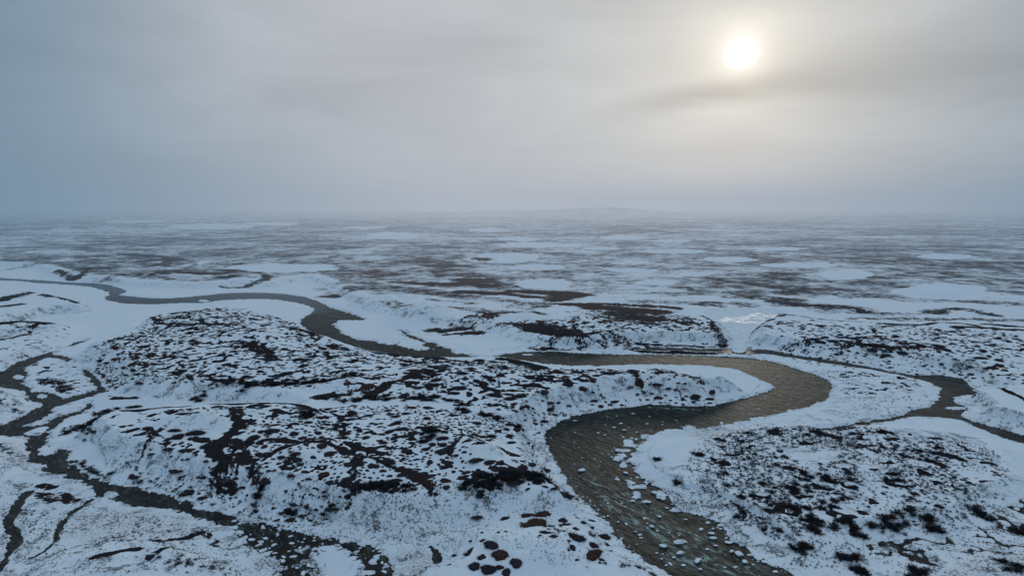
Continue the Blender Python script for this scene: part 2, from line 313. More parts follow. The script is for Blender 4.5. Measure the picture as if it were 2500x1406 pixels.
# ------------------------------------------------------------------ ground cover maps
veg = np.zeros((NR, NC))
inN = sstep(4, -10, north_sd)
veg = np.maximum(veg, inN * (0.57 + 0.12 * n120 + .12 * n25) * sstep(300, 385, YY))
veg = np.maximum(veg, sstep(500, 900, YY) * (0.565 + 0.15 * n120 + 0.11 * n25 - .06 * sstep(2500, 5000, YY)))
for pts, w, st in V:
    zz = 4.0
    my = sum(p[1] for p in pts) / len(pts)
    mx = sum(p[0] for p in pts) / len(pts)
    zz = 3.0 if (my < 760 or mx > 1250 and my < 872) else 4.6
    if my > 1215 or (mx < 200 and my > 800) or mx > 1800 and my > 900: zz = 1.0
    D = np.full((NR, NC), w * 2.2 + 2); seg_dist(D, world(pts, zz, closed=False), False, w * 2.2 + 2)
    D = D + w * (0.5 * n7 + 0.45 * n2) if w < 6 else D + w * (.5 * n25 + 0.3 * n7)
    veg = np.maximum(veg, (st * .98) * sstep(w * (1.7 if my > 860 else 2.1), w * (.35 if my > 860 else .1), D))
for sd, zp in pond_fields:
    veg *= sstep(0, 5, sd)
veg *= sstep(-1, 1.5, ice_sd)
veg *= sstep(0.0, 1.5, wat)

def region(poly, z, soft=3.0, mg=12.0):
    return sstep(soft, -soft, sdf(world(poly, z), mg))
def hum(x, y, size, seed):        # hummocky blotch pattern
    return fbm(x, y, size, 2, seed, 0.45)
h3 = hum(XX, YY, 1.7, 5); h6 = hum(XX + 2 * n7, YY, 2.9, 6) - .1 + .15 * n25
spots = np.zeros((NR, NC))
for poly, z, lo, k in [
    ([(230,850),(370,800),(380,770),(560,752),(690,775),(850,845),(1000,875),(1180,880),(1330,905),(1300,1000),(1000,985),(740,950),(500,935),(290,925)], 5, .40, 1),
    ([(250,1030),(300,1006),(600,990),(760,1005),(1000,1040),(1290,1060),(1350,1150),(1390,1190),(1100,1195),(700,1215),(560,1170),(300,1110)], 5, .50, 1),
    ([(1340,905),(1560,905),(1760,930),(1730,960),(1600,955),(1350,980)], 5, .42, 1),
    ([(1820,800),(1960,775),(2200,790),(2520,820),(2520,930),(2300,880),(2100,850),(1850,838)], 4, .58, 0),
    ([(1330,790),(1480,770),(1720,775),(1740,830),(1560,828),(1420,825)], 4, .38, 0),
    ([(0,800),(170,795),(130,850),(40,880),(0,895)], 1.5, .5, 0),
    ([(70,890),(190,885),(230,940),(150,965),(80,940)], .5, .45, 0),
    ([(2000,905),(2180,915),(2250,935),(2200,960),(2060,960)], .5, .5, 0),
    ([(1760,1060),(1990,1045),(2350,1080),(2440,1180),(2250,1280),(1950,1290),(1800,1260),(1700,1150)], 1.3, .48, 0)]:
    R = region(poly, z)
    f = (h3 if k == 0 else np.maximum(h3, h6 - .04))
    spots = np.maximum(spots, R * sstep(lo, lo + .14, f))
gy, gx = np.gradient(HT); dy = np.gradient(YR)[:, None]; dxx = YY * (AC[1] - AC[0])
slope = np.hypot(gx / dxx, gy / dy) * (YY < 900)
flatness = sstep(.42, .16, slope)
spots *= sstep(.3, 1.6, wat) * sstep(0, 2, ice_sd) * flatness
# dirty, stony, grassy ground: the snow is thin here
rough = np.zeros((NR, NC))
for poly, z, k in [
    ([(1640,1130),(1760,1150),(1850,1200),(2000,1280),(2150,1300),(2200,1330),(1950,1400),(1820,1330),(1700,1250),(1640,1200)], .8, 1),
    ([(1700,1045),(1850,1030),(2050,1050),(2100,1100),(1900,1120),(1740,1100)], .8, .9),
    ([(2000,1050),(2400,1060),(2480,1200),(2250,1290),(1900,1280),(1700,1200),(1800,1080)], 1.2, .62),
    ([(1960,900),(2250,940),(2230,990),(2050,1035),(1900,1020),(2030,990)], .5, .5),
    ([(0,1130),(120,1150),(230,1210),(560,1290),(640,1420),(-50,1420)], .5, .85),
    ([(560,1240),(800,1250),(1200,1255),(1100,1330),(950,1340),(700,1290)], .6, .75),
    ([(640,1340),(760,1345),(760,1420),(640,1420)], .6, .9),([(950,1330),(1100,1340),(1050,1420),(950,1420)], .6, .8),
    ([(1310,1030),(1370,990),(1570,975),(1720,985),(1600,990),(1400,1018),(1330,1070)], 2, .85),
    ([(1300,1050),(1350,1060),(1420,1200),(1560,1350),(1640,1410),(1560,1400),(1450,1290),(1380,1210)], 1, .8),
    ([(2050,1300),(2500,1220),(2520,1420),(2250,1420),(2080,1370)], .7, .9),
    ([(900,840),(1000,810),(1100,790),(1110,800),(1000,818)], 1, .7),([(240,890),(300,930),(500,960),(700,960),(500,945),(280,920)], 2, .6),
    ([(1300,838),(1800,848),(2100,875),(2280,905),(2000,868),(1800,856),(1480,852),(1300,852)], 1, .6),
    ([(1200,1010),(1320,1050),(1380,1140),(1300,1130),(1180,1060)], 4, .6)]:
    rough = np.maximum(rough, k * region(poly, z, 3.5))
rough = np.maximum(rough, .8 * sstep(.25, .6, slope))
veg *= np.maximum(.62, flatness) * (YY < 420) + (YY >= 420)
rough = np.maximum(rough, .8 * sstep(2.2, .2, wat) * (YY < 330)) * sstep(-.1, .4, wat)
straw = np.zeros((NR, NC))
for poly, k in [([(20,1080),(60,1100),(70,1130),(20,1150)], .8),([(180,1260),(330,1240),(480,1290),(380,1320),(200,1330)], .6),
    ([(640,1350),(750,1350),(760,1420),(620,1420)], .7),([(960,1350),(1040,1345),(1060,1400),(960,1410)], .9),([(800,1270),(1100,1270),(1100,1300),(900,1320)], .35),
    ([(2400,1350),(2520,1320),(2520,1420),(2300,1420)], .6),([(1960,1060),(2030,1060),(2090,1110),(1980,1110)], .9),([(1680,1040),(1780,1040),(1780,1075),(1700,1075)], .8)]:
    straw = np.maximum(straw, k * region(poly, .6, 2.0))
russ = np.zeros((NR, NC))
for poly, k in [([(1450,905),(1600,905),(1600,960),(1500,965),(1430,940)], 1),([(830,680),(950,640),(1200,640),(1650,740),(1650,790),(1250,790),(1000,740)], .8),
    ([(190,1090),(300,1130),(280,1170),(180,1130)], .9),([(560,1010),(620,1020),(600,1100),(520,1100)], .2),([(1040,1150),(1250,1160),(1250,1200),(1040,1210)], .3),
    ([(780,900),(1100,900),(1000,980),(760,990)], .4)]:
    russ = np.maximum(russ, k * region(poly, 4, 6.0))

# ------------------------------------------------------------------ materials
def mat(name):
    m = bpy.data.materials.new(name); m.use_nodes = True
    nt = m.node_tree; nt.nodes.clear()
    return m, nt
class G:
    def __init__(s, nt): s.nt = nt
    def n(s, t, **k):
        o = s.nt.nodes.new(t)
        for a, b in k.items(): setattr(o, a, b)
        return o
    def l(s, a, b): s.nt.links.new(a, b)
    def put(s, sock, v):
        if hasattr(v, 'is_output') or isinstance(v, bpy.types.NodeSocket): s.l(v, sock)
        else: sock.default_value = v
    def m(s, op, a, b=0.0, c=0.0, clamp=False):
        o = s.n('ShaderNodeMath', operation=op, use_clamp=clamp)
        for i, v in enumerate((a, b, c)): s.put(o.inputs[i], v)
        return o.outputs[0]
    def step(s, v, a, b, lo=0.0, hi=1.0):
        o = s.n('ShaderNodeMapRange', interpolation_type='SMOOTHSTEP')
        s.put(o.inputs[0], v); s.put(o.inputs[1], a); s.put(o.inputs[2], b); s.put(o.inputs[3], lo); s.put(o.inputs[4], hi)
        return o.outputs[0]
    def mix(s, f, a, b):
        o = s.n('ShaderNodeMix', data_type='RGBA')
        s.put(o.inputs[0], f); s.put(o.inputs[6], a if hasattr(a, 'name') else (*a, 1)); s.put(o.inputs[7], b if hasattr(b, 'name') else (*b, 1))
        return o.outputs[2]
    def noise(s, vec, scale, detail=3, rough=.55, dist=0.0):
        o = s.n('ShaderNodeTexNoise')
        s.l(vec, o.inputs['Vector']); o.inputs['Scale'].default_value = scale; o.inputs['Detail'].default_value = detail
        o.inputs['Roughness'].default_value = rough; o.inputs['Distortion'].default_value = dist
        return o.outputs['Fac']
    def attr(s, name):
        return s.n('ShaderNodeAttribute', attribute_name=name).outputs['Fac']
    def pos(s): return s.n('ShaderNodeNewGeometry').outputs['Position']
    def bsdf(s, col, rough, bump=None, strength=.3, dist=.1, spec=.3):
        b = s.n('ShaderNodeBsdfPrincipled'); s.put(b.inputs['Base Color'], col if hasattr(col, 'name') else (*col, 1)); s.put(b.inputs['Roughness'], rough)
        b.inputs['Specular IOR Level'].default_value = spec
        if bump is not None:
            u = s.n('ShaderNodeBump'); u.inputs['Strength'].default_value = strength; u.inputs['Distance'].default_value = dist
            s.l(bump, u.inputs['Height']); s.l(u.outputs[0], b.inputs['Normal'])
        o = s.n('ShaderNodeOutputMaterial'); s.l(b.outputs[0], o.inputs[0])
        return b

SNOW = (0.78, 0.85, 0.90)
def tundra_material():
    m, nt = mat('tundra_snow'); g = G(nt); P = g.pos()
    veg, rgh, stw, rus, spt = (g.attr(a) for a in ('veg', 'rough', 'straw', 'russet', 'spots'))
    nf = g.noise(P, 1.3, 4, .62); nm = g.noise(P, .33, 4, .6, .6); nl = g.noise(P, .05, 4, .6)
    nn = g.m('ADD', g.m('ADD', g.m('MULTIPLY', nf, .40), g.m('MULTIPLY', nm, .40)), g.m('MULTIPLY', nl, .20))
    sp3 = g.n('ShaderNodeSeparateXYZ'); g.l(P, sp3.inputs[0])
    big1 = g.noise(P, .085, 6, .66, .5); big2 = g.noise(P, .017, 5, .6, .3)
    nfar = g.m('ADD', g.m('ADD', g.m('MULTIPLY', big1, .5), g.m('MULTIPLY', nm, .22)), g.m('MULTIPLY', big2, .28))
    ff = g.step(sp3.outputs[1], 230.0, 420.0)
    nn = g.m('ADD', g.m('MULTIPLY', nn, g.m('SUBTRACT', 1.0, ff)), g.m('MULTIPLY', nfar, ff))
    nn = g.m('MULTIPLY_ADD', g.m('SUBTRACT', nn, .5), 2.6, .5)
    thr = g.m('SUBTRACT', 1.0, veg)
    dark = g.step(g.m('SUBTRACT', nn, thr), g.m('MULTIPLY_ADD', ff, -.12, -.06), g.m('MULTIPLY_ADD', ff, .22, .07))
    dark = g.m('MULTIPLY', dark, g.step(veg, 0.02, .1))
    sp = g.step(g.m('ADD', spt, g.m('MULTIPLY', g.m('SUBTRACT', nf, .5), .9)), .42, .62)
    dark = g.m('MAXIMUM', dark, sp)
    heath_haze_tint = (.070, .100, .150)
    # thin snow: stones and stems poke through
    vo = g.n('ShaderNodeTexVoronoi', feature='DISTANCE_TO_EDGE'); g.l(P, vo.inputs['Vector']); vo.inputs['Scale'].default_value = .8
    v2 = g.noise(P, 2.6, 5, .7, .4)
    crack = g.m('MULTIPLY', g.step(vo.outputs['Distance'], .11, .02), g.step(nm, .5, .6))
    peb = g.step(g.m('ADD', v2, g.m('MULTIPLY', g.m('SUBTRACT', nm, .5), .8)), .565, .64)
    rr = g.m('MULTIPLY', g.m('MAXIMUM', g.m('MULTIPLY', crack, .9), peb), g.step(rgh, .0, .9), clamp=True)
    # a few stray specks on clean snow
    stray = g.m('MULTIPLY', g.step(g.m('ADD', g.noise(P, 1.9, 3, .6), g.m('MULTIPLY', g.m('SUBTRACT', nl, .5), .3)), .665, .72), .6)
    rr = g.m('MAXIMUM', rr, stray)
    heath = g.mix(g.noise(P, 2.5, 3), (.013, .013, .018), (.042, .034, .040))
    heath = g.mix(g.m('MULTIPLY', rus, g.step(nm, .35, .6)), heath, (.080, .040, .028))
    heath = g.mix(g.step(nl, .42, .62), heath, g.mix(nf, (.014, .017, .019), (.038, .037, .036)))
    heath = g.mix(g.m('MULTIPLY', g.step(sp3.outputs[1], 450.0, 900.0), .8), heath, heath_haze_tint)  # distant heath fades to pale blue: haze put into its colour
    snow = g.mix(g.step(nl, .3, .7), (SNOW[0] * .94, SNOW[1] * .96, SNOW[2]), SNOW)
    snow = g.mix(g.m('MULTIPLY', g.step(nm, .3, .75), .18), snow, (.50, .62, .76))
    snow = g.mix(g.m('MULTIPLY', g.m('MULTIPLY', stw, g.step(v2, .44, .6)), .75), snow, (.32, .25, .20))
    snow = g.mix(g.m('MULTIPLY', rr, .88), snow, g.mix(nf, (.035, .045, .055), (.10, .10, .095)))
    col = g.mix(dark, snow, heath)
    # wet bed below the waterline
    z = g.n('ShaderNodeSeparateXYZ'); g.l(P, z.inputs[0])
    zn = g.m('SUBTRACT', z.outputs[2], g.m('MULTIPLY', g.step(nf, .46, .62), .11))
    col = g.mix(g.step(zn, -.01, .03), g.mix(nf, (.035, .038, .036), (.085, .082, .072)), col)
    hgt = g.m('ADD', g.m('MULTIPLY', dark, .12), g.m('ADD', g.m('MULTIPLY', nf, .12), g.m('MULTIPLY', nm, .5)))
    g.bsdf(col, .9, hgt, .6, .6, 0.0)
    return m
def water_material(name, deep, mid, foam=True, ice=0.0, rough=.28):
    m, nt = mat(name); g = G(nt); P = g.pos()
    m0 = g.n('ShaderNodeMapping'); g.l(P, m0.inputs[0]); m0.inputs['Rotation'].default_value = (0, 0, math.radians(58))
    mp = g.n('ShaderNodeMapping'); g.l(m0.outputs[0], mp.inputs[0]); mp.inputs['Scale'].default_value = (.42, 1.1, 1)
    st = g.noise(mp.outputs[0], 1.3, 5, .65, .8); big = g.noise(P, .09, 4, .6, .5); fine = g.noise(mp.outputs[0], 5, 3, .6)
    col = g.mix(g.step(big, .38, .62), deep, mid)
    col = g.mix(g.m('MULTIPLY', g.step(g.m('ADD', g.m('MULTIPLY', st, .65), g.m('MULTIPLY', g.noise(mp.outputs[0], .38, 4, .65, 1.0), .35)), .47, .64), .9), col, (.085, .098, .090))
    bp = g.m('ADD', g.m('ADD', g.m('MULTIPLY', st, .6), g.m('MULTIPLY', fine, .18)), g.m('MULTIPLY', g.noise(mp.outputs[0], .35, 3, .6, .8), 1.3))
    if foam:
        fo = g.attr('foam')
        fs = g.m('MULTIPLY', g.step(g.noise(mp.outputs[0], .55, 6, .72, 2.0), .50, .62), g.step(fo, .05, .8))
        col = g.mix(g.m('MULTIPLY', fs, .85), col, (.30, .44, .43))
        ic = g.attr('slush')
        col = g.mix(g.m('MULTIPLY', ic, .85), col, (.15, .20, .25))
    b = g.bsdf(col, rough, bp, 1.0, .5, .07)
    b.inputs['IOR'].default_value = 1.33
    return m
def plain(name, c0, c1, scale=2.0, rough=.85, bump=.3, spec=0.03):
    m, nt = mat(name); g = G(nt)
    P = g.n('ShaderNodeNewGeometry').outputs['Position']
    oi = g.n('ShaderNodeObjectInfo').outputs['Random']
    nz = g.noise(P, scale, 4, .6)
    f = g.m('ADD', g.step(nz, .3, .7, 0, .8), g.m('MULTIPLY', oi, .2))
    g.bsdf(g.mix(f, c0, c1), rough, nz, bump, .1, spec)
    return m
M_T = tundra_material()
M_R = water_material('river_water', (.006, .012, .012), (.017, .024, .023), rough=.5)
M_C = water_material('still_water', (.016, .017, .017), (.026, .025, .024), True, rough=.4)
M_I = plain('pond_ice_snow', (.66, .77, .87), (.74, .83, .91), .02, .9, .05, 0.0)
M_G, _nt = mat('creek_ice'); _g = G(_nt); _P = _g.pos()
_gl = _g.attr('sun_glint'); _nz = _g.noise(_P, .35, 5, .65, .8)
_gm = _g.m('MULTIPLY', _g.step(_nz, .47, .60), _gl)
_b = _g.bsdf(_g.mix(_gm, _g.mix(_g.step(_nz, .35, .65), (.62, .71, .78), (.76, .84, .89)), (.62, .58, .50)), .5, _nz, .5, .25, 0.0)  # warm colour paints the sun's glint onto a patch of the ice
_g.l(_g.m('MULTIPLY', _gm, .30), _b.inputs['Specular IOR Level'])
M_H = plain('heath_twigs', (.016, .016, .023), (.055, .047, .055), 3.0, .9, .6)
M_HR = plain('russet_heath_twigs', (.026, .017, .018), (.088, .052, .044), 3.0, .9, .6)
M_W = plain('willow_twigs', (.018, .024, .030), (.080, .094, .108), 3.0, .9, .2)
M_WR = plain('russet_willow_twigs', (.026, .020, .021), (.100, .066, .060), 3.0, .9, .2)
M_GR = plain('frosted_grass', (.035, .030, .030), (.16, .12, .10), .5, .9, .2)
M_ROCK = plain('dark_river_rock', (.035, .038, .04), (.11, .11, .105), 2.5, .7, .5)
M_CAP = plain('snow_cap_snow', (.72, .81, .90), (.80, .87, .94), 1.2, .8, .3)

# ------------------------------------------------------------------ meshes from the grid
def make_mesh(name, verts, faces_idx, nper, material, smoothf=True):
    me = bpy.data.meshes.new(name)
    nv, nf = len(verts), len(faces_idx)
    me.vertices.add(nv); me.vertices.foreach_set('co', np.asarray(verts, np.float32).ravel())
    me.loops.add(nf * nper); me.loops.foreach_set('vertex_index', np.asarray(faces_idx, np.int32).ravel())
    me.polygons.add(nf); me.polygons.foreach_set('loop_start', np.arange(0, nf * nper, nper, dtype=np.int32))
    me.polygons.foreach_set('loop_total', np.full(nf, nper, np.int32))
    if smoothf: me.polygons.foreach_set('use_smooth', np.ones(nf, bool))
    me.update(calc_edges=True); me.validate()
    for m in (material if isinstance(material, list) else [material]): me.materials.append(m)
    return me
def link(name, me, kind=None, parent=None):
    o = bpy.data.objects.new(name, me); COL.objects.link(o)
    if kind: o['kind'] = kind
    if parent: o.parent = parent
    return o
def add_attr(me, name, vals):
    a = me.attributes.new(name, 'FLOAT', 'POINT'); a.data.foreach_set('value', np.asarray(vals, np.float32).ravel())
IDX = np.arange(NR * NC).reshape(NR, NC)
QUADS = np.stack([IDX[:-1, :-1], IDX[:-1, 1:], IDX[1:, 1:], IDX[1:, :-1]], -1)
def sheet(name, mask, Z, material, attrs=None, kind='structure'):
    fm = mask[:-1, :-1] | mask[1:, :-1] | mask[:-1, 1:] | mask[1:, 1:]
    q = QUADS[fm]
    if len(q) == 0: return None
    used, inv = np.unique(q.ravel(), return_inverse=True)
    v = np.stack([XX.ravel()[used], YY.ravel()[used], (Z.ravel()[used] if hasattr(Z, 'ravel') else np.full(len(used), Z))], -1)
    me = make_mesh(name, v, inv.reshape(-1, 4), 4, material)
    for k, a in (attrs or {}).items(): add_attr(me, k, a.ravel()[used])
    return link(name, me, kind)
t = sheet('tundra_ground', np.ones((NR, NC), bool), HT, M_T, dict(veg=veg, rough=rough, straw=straw, russet=russ, spots=spots))
t['label'] = 'snow dusted tundra ground with dark heath showing through'; t['category'] = 'ground'

foam = np.zeros((NR, NC))
for pts, w in [([(1480,1200),(1510,1235)],2.2),([(1520,1245),(1560,1270)],2.0),([(1560,1260),(1620,1300),(1680,1310)],2.6),([(1600,1290),(1650,1325)],2.0),([(1440,1170),(1460,1185)],1.2),
               ([(1660,1360),(1740,1370),(1830,1395)],2.2),([(1760,1375),(1790,1390)],2.0),([(1530,1210),(1600,1250)],1.4),([(1640,1300),(1720,1330),(1760,1370)],1.6),([(1590,995),(1700,1000)],1.0)]:
    D = np.full((NR, NC), 9.0); seg_dist(D, world(pts, 0, closed=False), False, 9.0)
    foam = np.maximum(foam, sstep(w * 1.8, 0, D))
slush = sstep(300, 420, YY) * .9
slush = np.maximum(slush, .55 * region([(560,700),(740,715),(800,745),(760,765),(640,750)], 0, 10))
wmask = wat < 1.6
nearest = np.argmin(np.stack([riv, cha, stm, np.minimum(crk, brd)]), 0)
for k, (nm, mt, lab) in enumerate([('river', M_R, 'dark brown river winding through the snow in wide bends'), ('side_channel', M_C, 'still brownish side channel on the right'),
                                   ('stream', M_C, 'braided dark stream on the left running to the foreground'), ('creek', M_C, 'thin dark marsh creeks at the edges of the foreground')]):
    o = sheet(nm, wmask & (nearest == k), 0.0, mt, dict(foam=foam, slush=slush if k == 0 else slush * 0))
    if o: o['label'] = lab; o['category'] = 'water'
for sd, zp in pond_fields:
    o = sheet('frozen_pond', sd < 3.0, zp, M_I)
    if o: o['label'] = 'frozen pond covered in smooth snow on the far tundra'; o['category'] = 'pond'
glint_map = np.zeros((NR, NC)); _D = np.full((NR, NC), 30.0); seg_dist(_D, world([(1808,784),(1835,778),(1868,774)], 2, closed=False), False, 30.0); glint_map = sstep(9, 1, _D + 4 * n7)
o = sheet('frozen_creek', ice_sd < 1.0, ice_z + 0.02 + 0.03 * n7, M_G, dict(sun_glint=glint_map)); o['label'] = 'frozen creek mouth glinting in the low sun'; o['category'] = 'ice'

# ------------------------------------------------------------------ placing things
def hgt(x, y):
    r = np.clip(np.interp(y, YR, np.arange(NR)), 0, NR - 1.001); c = np.clip(np.interp(x / y, AC, np.arange(NC)), 0, NC - 1.001)
    i, j = int(r), int(c); a, b = r - i, c - j
    return float((HT[i, j] * (1 - b) + HT[i, j + 1] * b) * (1 - a) + (HT[i + 1, j] * (1 - b) + HT[i + 1, j + 1] * b) * a)
def field(A, x, y):
    return float(A[min(NR - 1, np.searchsorted(YR, y)), min(NC - 1, np.searchsorted(AC, x / y))])
def on_ground(px, py):
    z = 1.0
    for _ in range(8):
        x, y = ground(px, py, z); z = 0.5 * z + 0.5 * hgt(x, y)
    return x, y, hgt(x, y)
def to_px(x, y, z):
    dz = z - H
    f = y * CP - dz * SP; u = y * SP + dz * CP
    return 1250 + F * x / f, 703 - F * u / f

def hummock_mesh(name, seed, m, rings=6, seg=30, blades=520):
    r = random.Random(seed); V_, F_ = [], []
    ph = [r.uniform(0, 6.28) for _ in range(4)]
    def rad(a): return 1 + .16 * math.sin(2 * a + ph[0]) + .10 * math.sin(3 * a + ph[1]) + .07 * math.sin(5 * a + ph[2]) + .05 * math.sin(9 * a + ph[3])
    V_.append((0, 0, .26))
    for k in range(1, rings + 1):
        q = k / rings
        for s in range(seg):
            a = 6.2832 * s / seg; R = rad(a) * q * r.uniform(.95, 1.05)
            V_.append((R * math.cos(a), R * math.sin(a), .26 * (1 - q ** 2.4) * r.uniform(.8, 1.15) - (.16 if k == rings else 0)))
    for s in range(seg): F_.append((0, 1 + s, 1 + (s + 1) % seg))
    for k in range(rings - 1):
        for s in range(seg):
            a = 1 + k * seg + s; b = 1 + k * seg + (s + 1) % seg
            F_.append((a, a + seg, b + seg)); F_.append((a, b + seg, b))
    for _ in range(blades):
        a = r.uniform(0, 6.28); q = math.sqrt(r.random()) * 1.14; R = rad(a) * q
        x, y = R * math.cos(a), R * math.sin(a); z = .24 * (1 - min(q, 1) ** 2.4) - .03
        t = r.uniform(0, 6.28); w = r.uniform(.010, .030); hh = r.uniform(.05, .24); lx, ly = r.uniform(-.14, .14), r.uniform(-.14, .14)
        i = len(V_); V_ += [(x - w * math.cos(t), y - w * math.sin(t), z), (x + w * math.cos(t), y + w * math.sin(t), z), (x + lx, y + ly, z + hh)]
        F_.append((i, i + 1, i + 2))
    return make_mesh(name, V_, F_, 3, m, True)
def shrub_mesh(name, seed, m, stems=44, twigs=15, thick=1.7):
    """a low willow: stems fan out of the root and carry finer twigs"""
    r = random.Random(seed); V_, F_ = [], []
    def blade(p, q, w):
        dx, dy = q[0] - p[0], q[1] - p[1]; L = math.hypot(dx, dy) + 1e-6
        nx, ny = -dy / L * w, dx / L * w
        i = len(V_); V_.extend([(p[0] - nx, p[1] - ny, p[2]), (p[0] + nx, p[1] + ny, p[2]), (q[0], q[1], q[2])]); F_.append((i, i + 1, i + 2))
        i = len(V_); V_.extend([(p[0], p[1], p[2] - w), (p[0], p[1], p[2] + w), (q[0], q[1], q[2])]); F_.append((i, i + 1, i + 2))
    lean = r.uniform(0, 6.28)
    for s in range(stems):
        a = r.uniform(0, 6.2832); el = r.uniform(.25, 1.45); L = r.uniform(.55, 1.05) * (1.05 - .25 * math.sin(el))
        b = (r.uniform(-.22, .22), r.uniform(-.22, .22), -.05)
        d = (math.cos(a) * math.cos(el) + .12 * math.cos(lean), math.sin(a) * math.cos(el) + .12 * math.sin(lean), math.sin(el) * .85)
        e = tuple(b[i] + d[i] * L for i in range(3))
        blade(b, e, .022 * thick)
        for _ in range(twigs):
            t = r.uniform(.35, .98); p = tuple(b[i] + d[i] * L * t for i in range(3))
            q = tuple(p[i] + d[i] * .16 + r.uniform(-.2, .2) for i in range(3))
            blade(p, (q[0], q[1], max(q[2], .0)), .013 * thick)
    return make_mesh(name, V_, F_, 3, m, False)
def rock_meshes(seed):
    import bmesh
    r = random.Random(seed)
    bm = bmesh.new(); bmesh.ops.create_icosphere(bm, subdivisions=3, radius=1)
    dirs = [(r.gauss(0, 1), r.gauss(0, 1), r.gauss(0, .6), r.uniform(.62, .95)) for _ in range(11)]
    for v in bm.verts:
        c = v.co.copy()
        for a, b, d, lim in dirs:
            L = math.sqrt(a * a + b * b + d * d); k = (c.x * a + c.y * b + c.z * d) / L
            if k > lim: c.x -= a / L * (k - lim) * .85; c.y -= b / L * (k - lim) * .85; c.z -= d / L * (k - lim) * .85
        v.co = (c.x, c.y * .8, c.z * .62)
    body = bpy.data.meshes.new('river_rock_body'); bm.to_mesh(body)
    for v in list(bm.verts):
        if v.co.z < .02: pass
    bmesh.ops.delete(bm, geom=[v for v in bm.verts if v.co.z < .08 + r.uniform(-.05, .09)], context='VERTS')
    for v in bm.verts:
        v.co.x *= 1.05; v.co.y *= 1.05; v.co.z = v.co.z * 1.06 + .07 * max(0, v.co.z) + .02
    # fold the rim under so the cap has thickness
    ed = [e for e in bm.edges if e.is_boundary]
    ex = bmesh.ops.extrude_edge_only(bm, edges=ed)
    for g_ in ex['geom']:
        if isinstance(g_, bmesh.types.BMVert): g_.co.x *= .93; g_.co.y *= .93; g_.co.z -= .10
    cap = bpy.data.meshes.new('snow_cap'); bm.to_mesh(cap); bm.free()
    for me, m in ((body, M_ROCK), (cap, M_CAP)):
        me.materials.append(m)
        me.polygons.foreach_set('use_smooth', np.ones(len(me.polygons), bool))
    return body, cap
HM = [hummock_mesh('heath_hummock', s, M_H) for s in range(7)]
HMR = [hummock_mesh('heath_hummock', 20 + s, M_HR) for s in range(3)]
SM = [shrub_mesh('willow_shrub', s, M_W) for s in range(7)]
SMR = [shrub_mesh('willow_shrub', 30 + s, M_WR) for s in range(4)]
RM = [rock_meshes(s) for s in range(7)]

def mesh_arrays(me):
    v = np.empty(len(me.vertices) * 3, np.float32); me.vertices.foreach_get('co', v)
    f = np.array([tuple(p.vertices) for p in me.polygons], np.int32)
    return v.reshape(-1, 3), f
def merge(name, items, sources, material, label, cat):
    """many small plants that nobody could count, as one object"""
    src = [mesh_arrays(m) for m in sources]
    V_, F_, off = [], [], 0
    for k, (x, y, z, sx, sy, sz, rot) in enumerate(items):
        v, f = src[k % len(src)]
        c, s = math.cos(rot), math.sin(rot)
        w = v * np.array([sx, sy, sz], np.float32)
        V_.append(np.stack([w[:, 0] * c - w[:, 1] * s + x, w[:, 0] * s + w[:, 1] * c + y, w[:, 2] + z], -1)); F_.append(f + off); off += len(v)
    if not V_: return
    o = link(name, make_mesh(name, np.concatenate(V_), np.concatenate(F_), 3, material), 'stuff')
    o['label'] = label; o['category'] = cat
    return o

# things are gathered first: (x, y, z, size, region text, colour, kind)
hummocks, shrubs, rocks = [], [], []
def scatter(poly, z, n, rmin, rmax, out, text, sep=1.05, col=0, dens=None, power=2.0, wmin=.8):
    W = world(poly, z)
    xs = [p[0] for p in W]; ys = [p[1] for p in W]
    cell = {}
    tries = 0; made = 0
    while made < n and tries < n * 14:
        tries += 1
        x, y = random.uniform(min(xs), max(xs)), random.uniform(min(ys), max(ys))
        if not in_poly(x, y, W): continue
        if field(wat, x, y) < wmin or field(ice_sd, x, y) < 1: continue
        if dens is not None and random.random() > dens(x, y): continue
        r = rmin + (rmax - rmin) * random.random() ** power
        ok = True
        ci, cj = int(x // 4), int(y // 4)
        for a in (-1, 0, 1):
            for b in (-1, 0, 1):
                for (u, v, q) in cell.get((ci + a, cj + b), ()):
                    if (u - x) ** 2 + (v - y) ** 2 < (sep * (q + r)) ** 2: ok = False; break
        if not ok: continue
        cell.setdefault((ci, cj), []).append((x, y, r))
        out.append([x, y, hgt(x, y), r, text, col if random.random() > .12 else 1]); made += 1
def clump_noise(size, lo, hi, seed):
    return lambda x, y: float(np.clip((fbm(np.array([x]), np.array([y]), size, 2, seed)[0] - lo) / (hi - lo), 0, 1))
dn = clump_noise(14, -.55, .35, 2)
scatter([(235,850),(372,800),(380,770),(560,753),(690,777),(850,847),(1000,877),(980,930),(740,940),(500,925),(290,915)], 5, 1100, .35, 1.5, hummocks, 'on the broad snowy mound inside the left river bend', 1.0, dens=dn)
scatter([(1000,880),(1180,882),(1330,905),(1330,990),(1180,1000),(1000,985),(980,930)], 5, 420, .4, 1.9, hummocks, 'on the open snow between the mound and the river scarp', 1.0, dens=dn)
scatter([(260,1030),(300,1008),(600,992),(760,1007),(800,1060),(720,1140),(560,1165),(300,1105)], 5, 620, .35, 1.5, hummocks, 'on the near left knoll', 1.0, dens=dn)
scatter([(760,1005),(1000,1000),(1290,1040),(1350,1150),(1385,1190),(1100,1190),(720,1205),(720,1140),(800,1060)], 5, 700, .3, 1.4, hummocks, 'on the near knoll left of the river', 1.0, dens=dn)
scatter([(1340,905),(1560,907),(1760,932),(1730,958),(1600,952),(1350,975)], 5, 130, .5, 1.8, hummocks, 'on the tongue of land inside the river bend', 1.0, dens=dn)
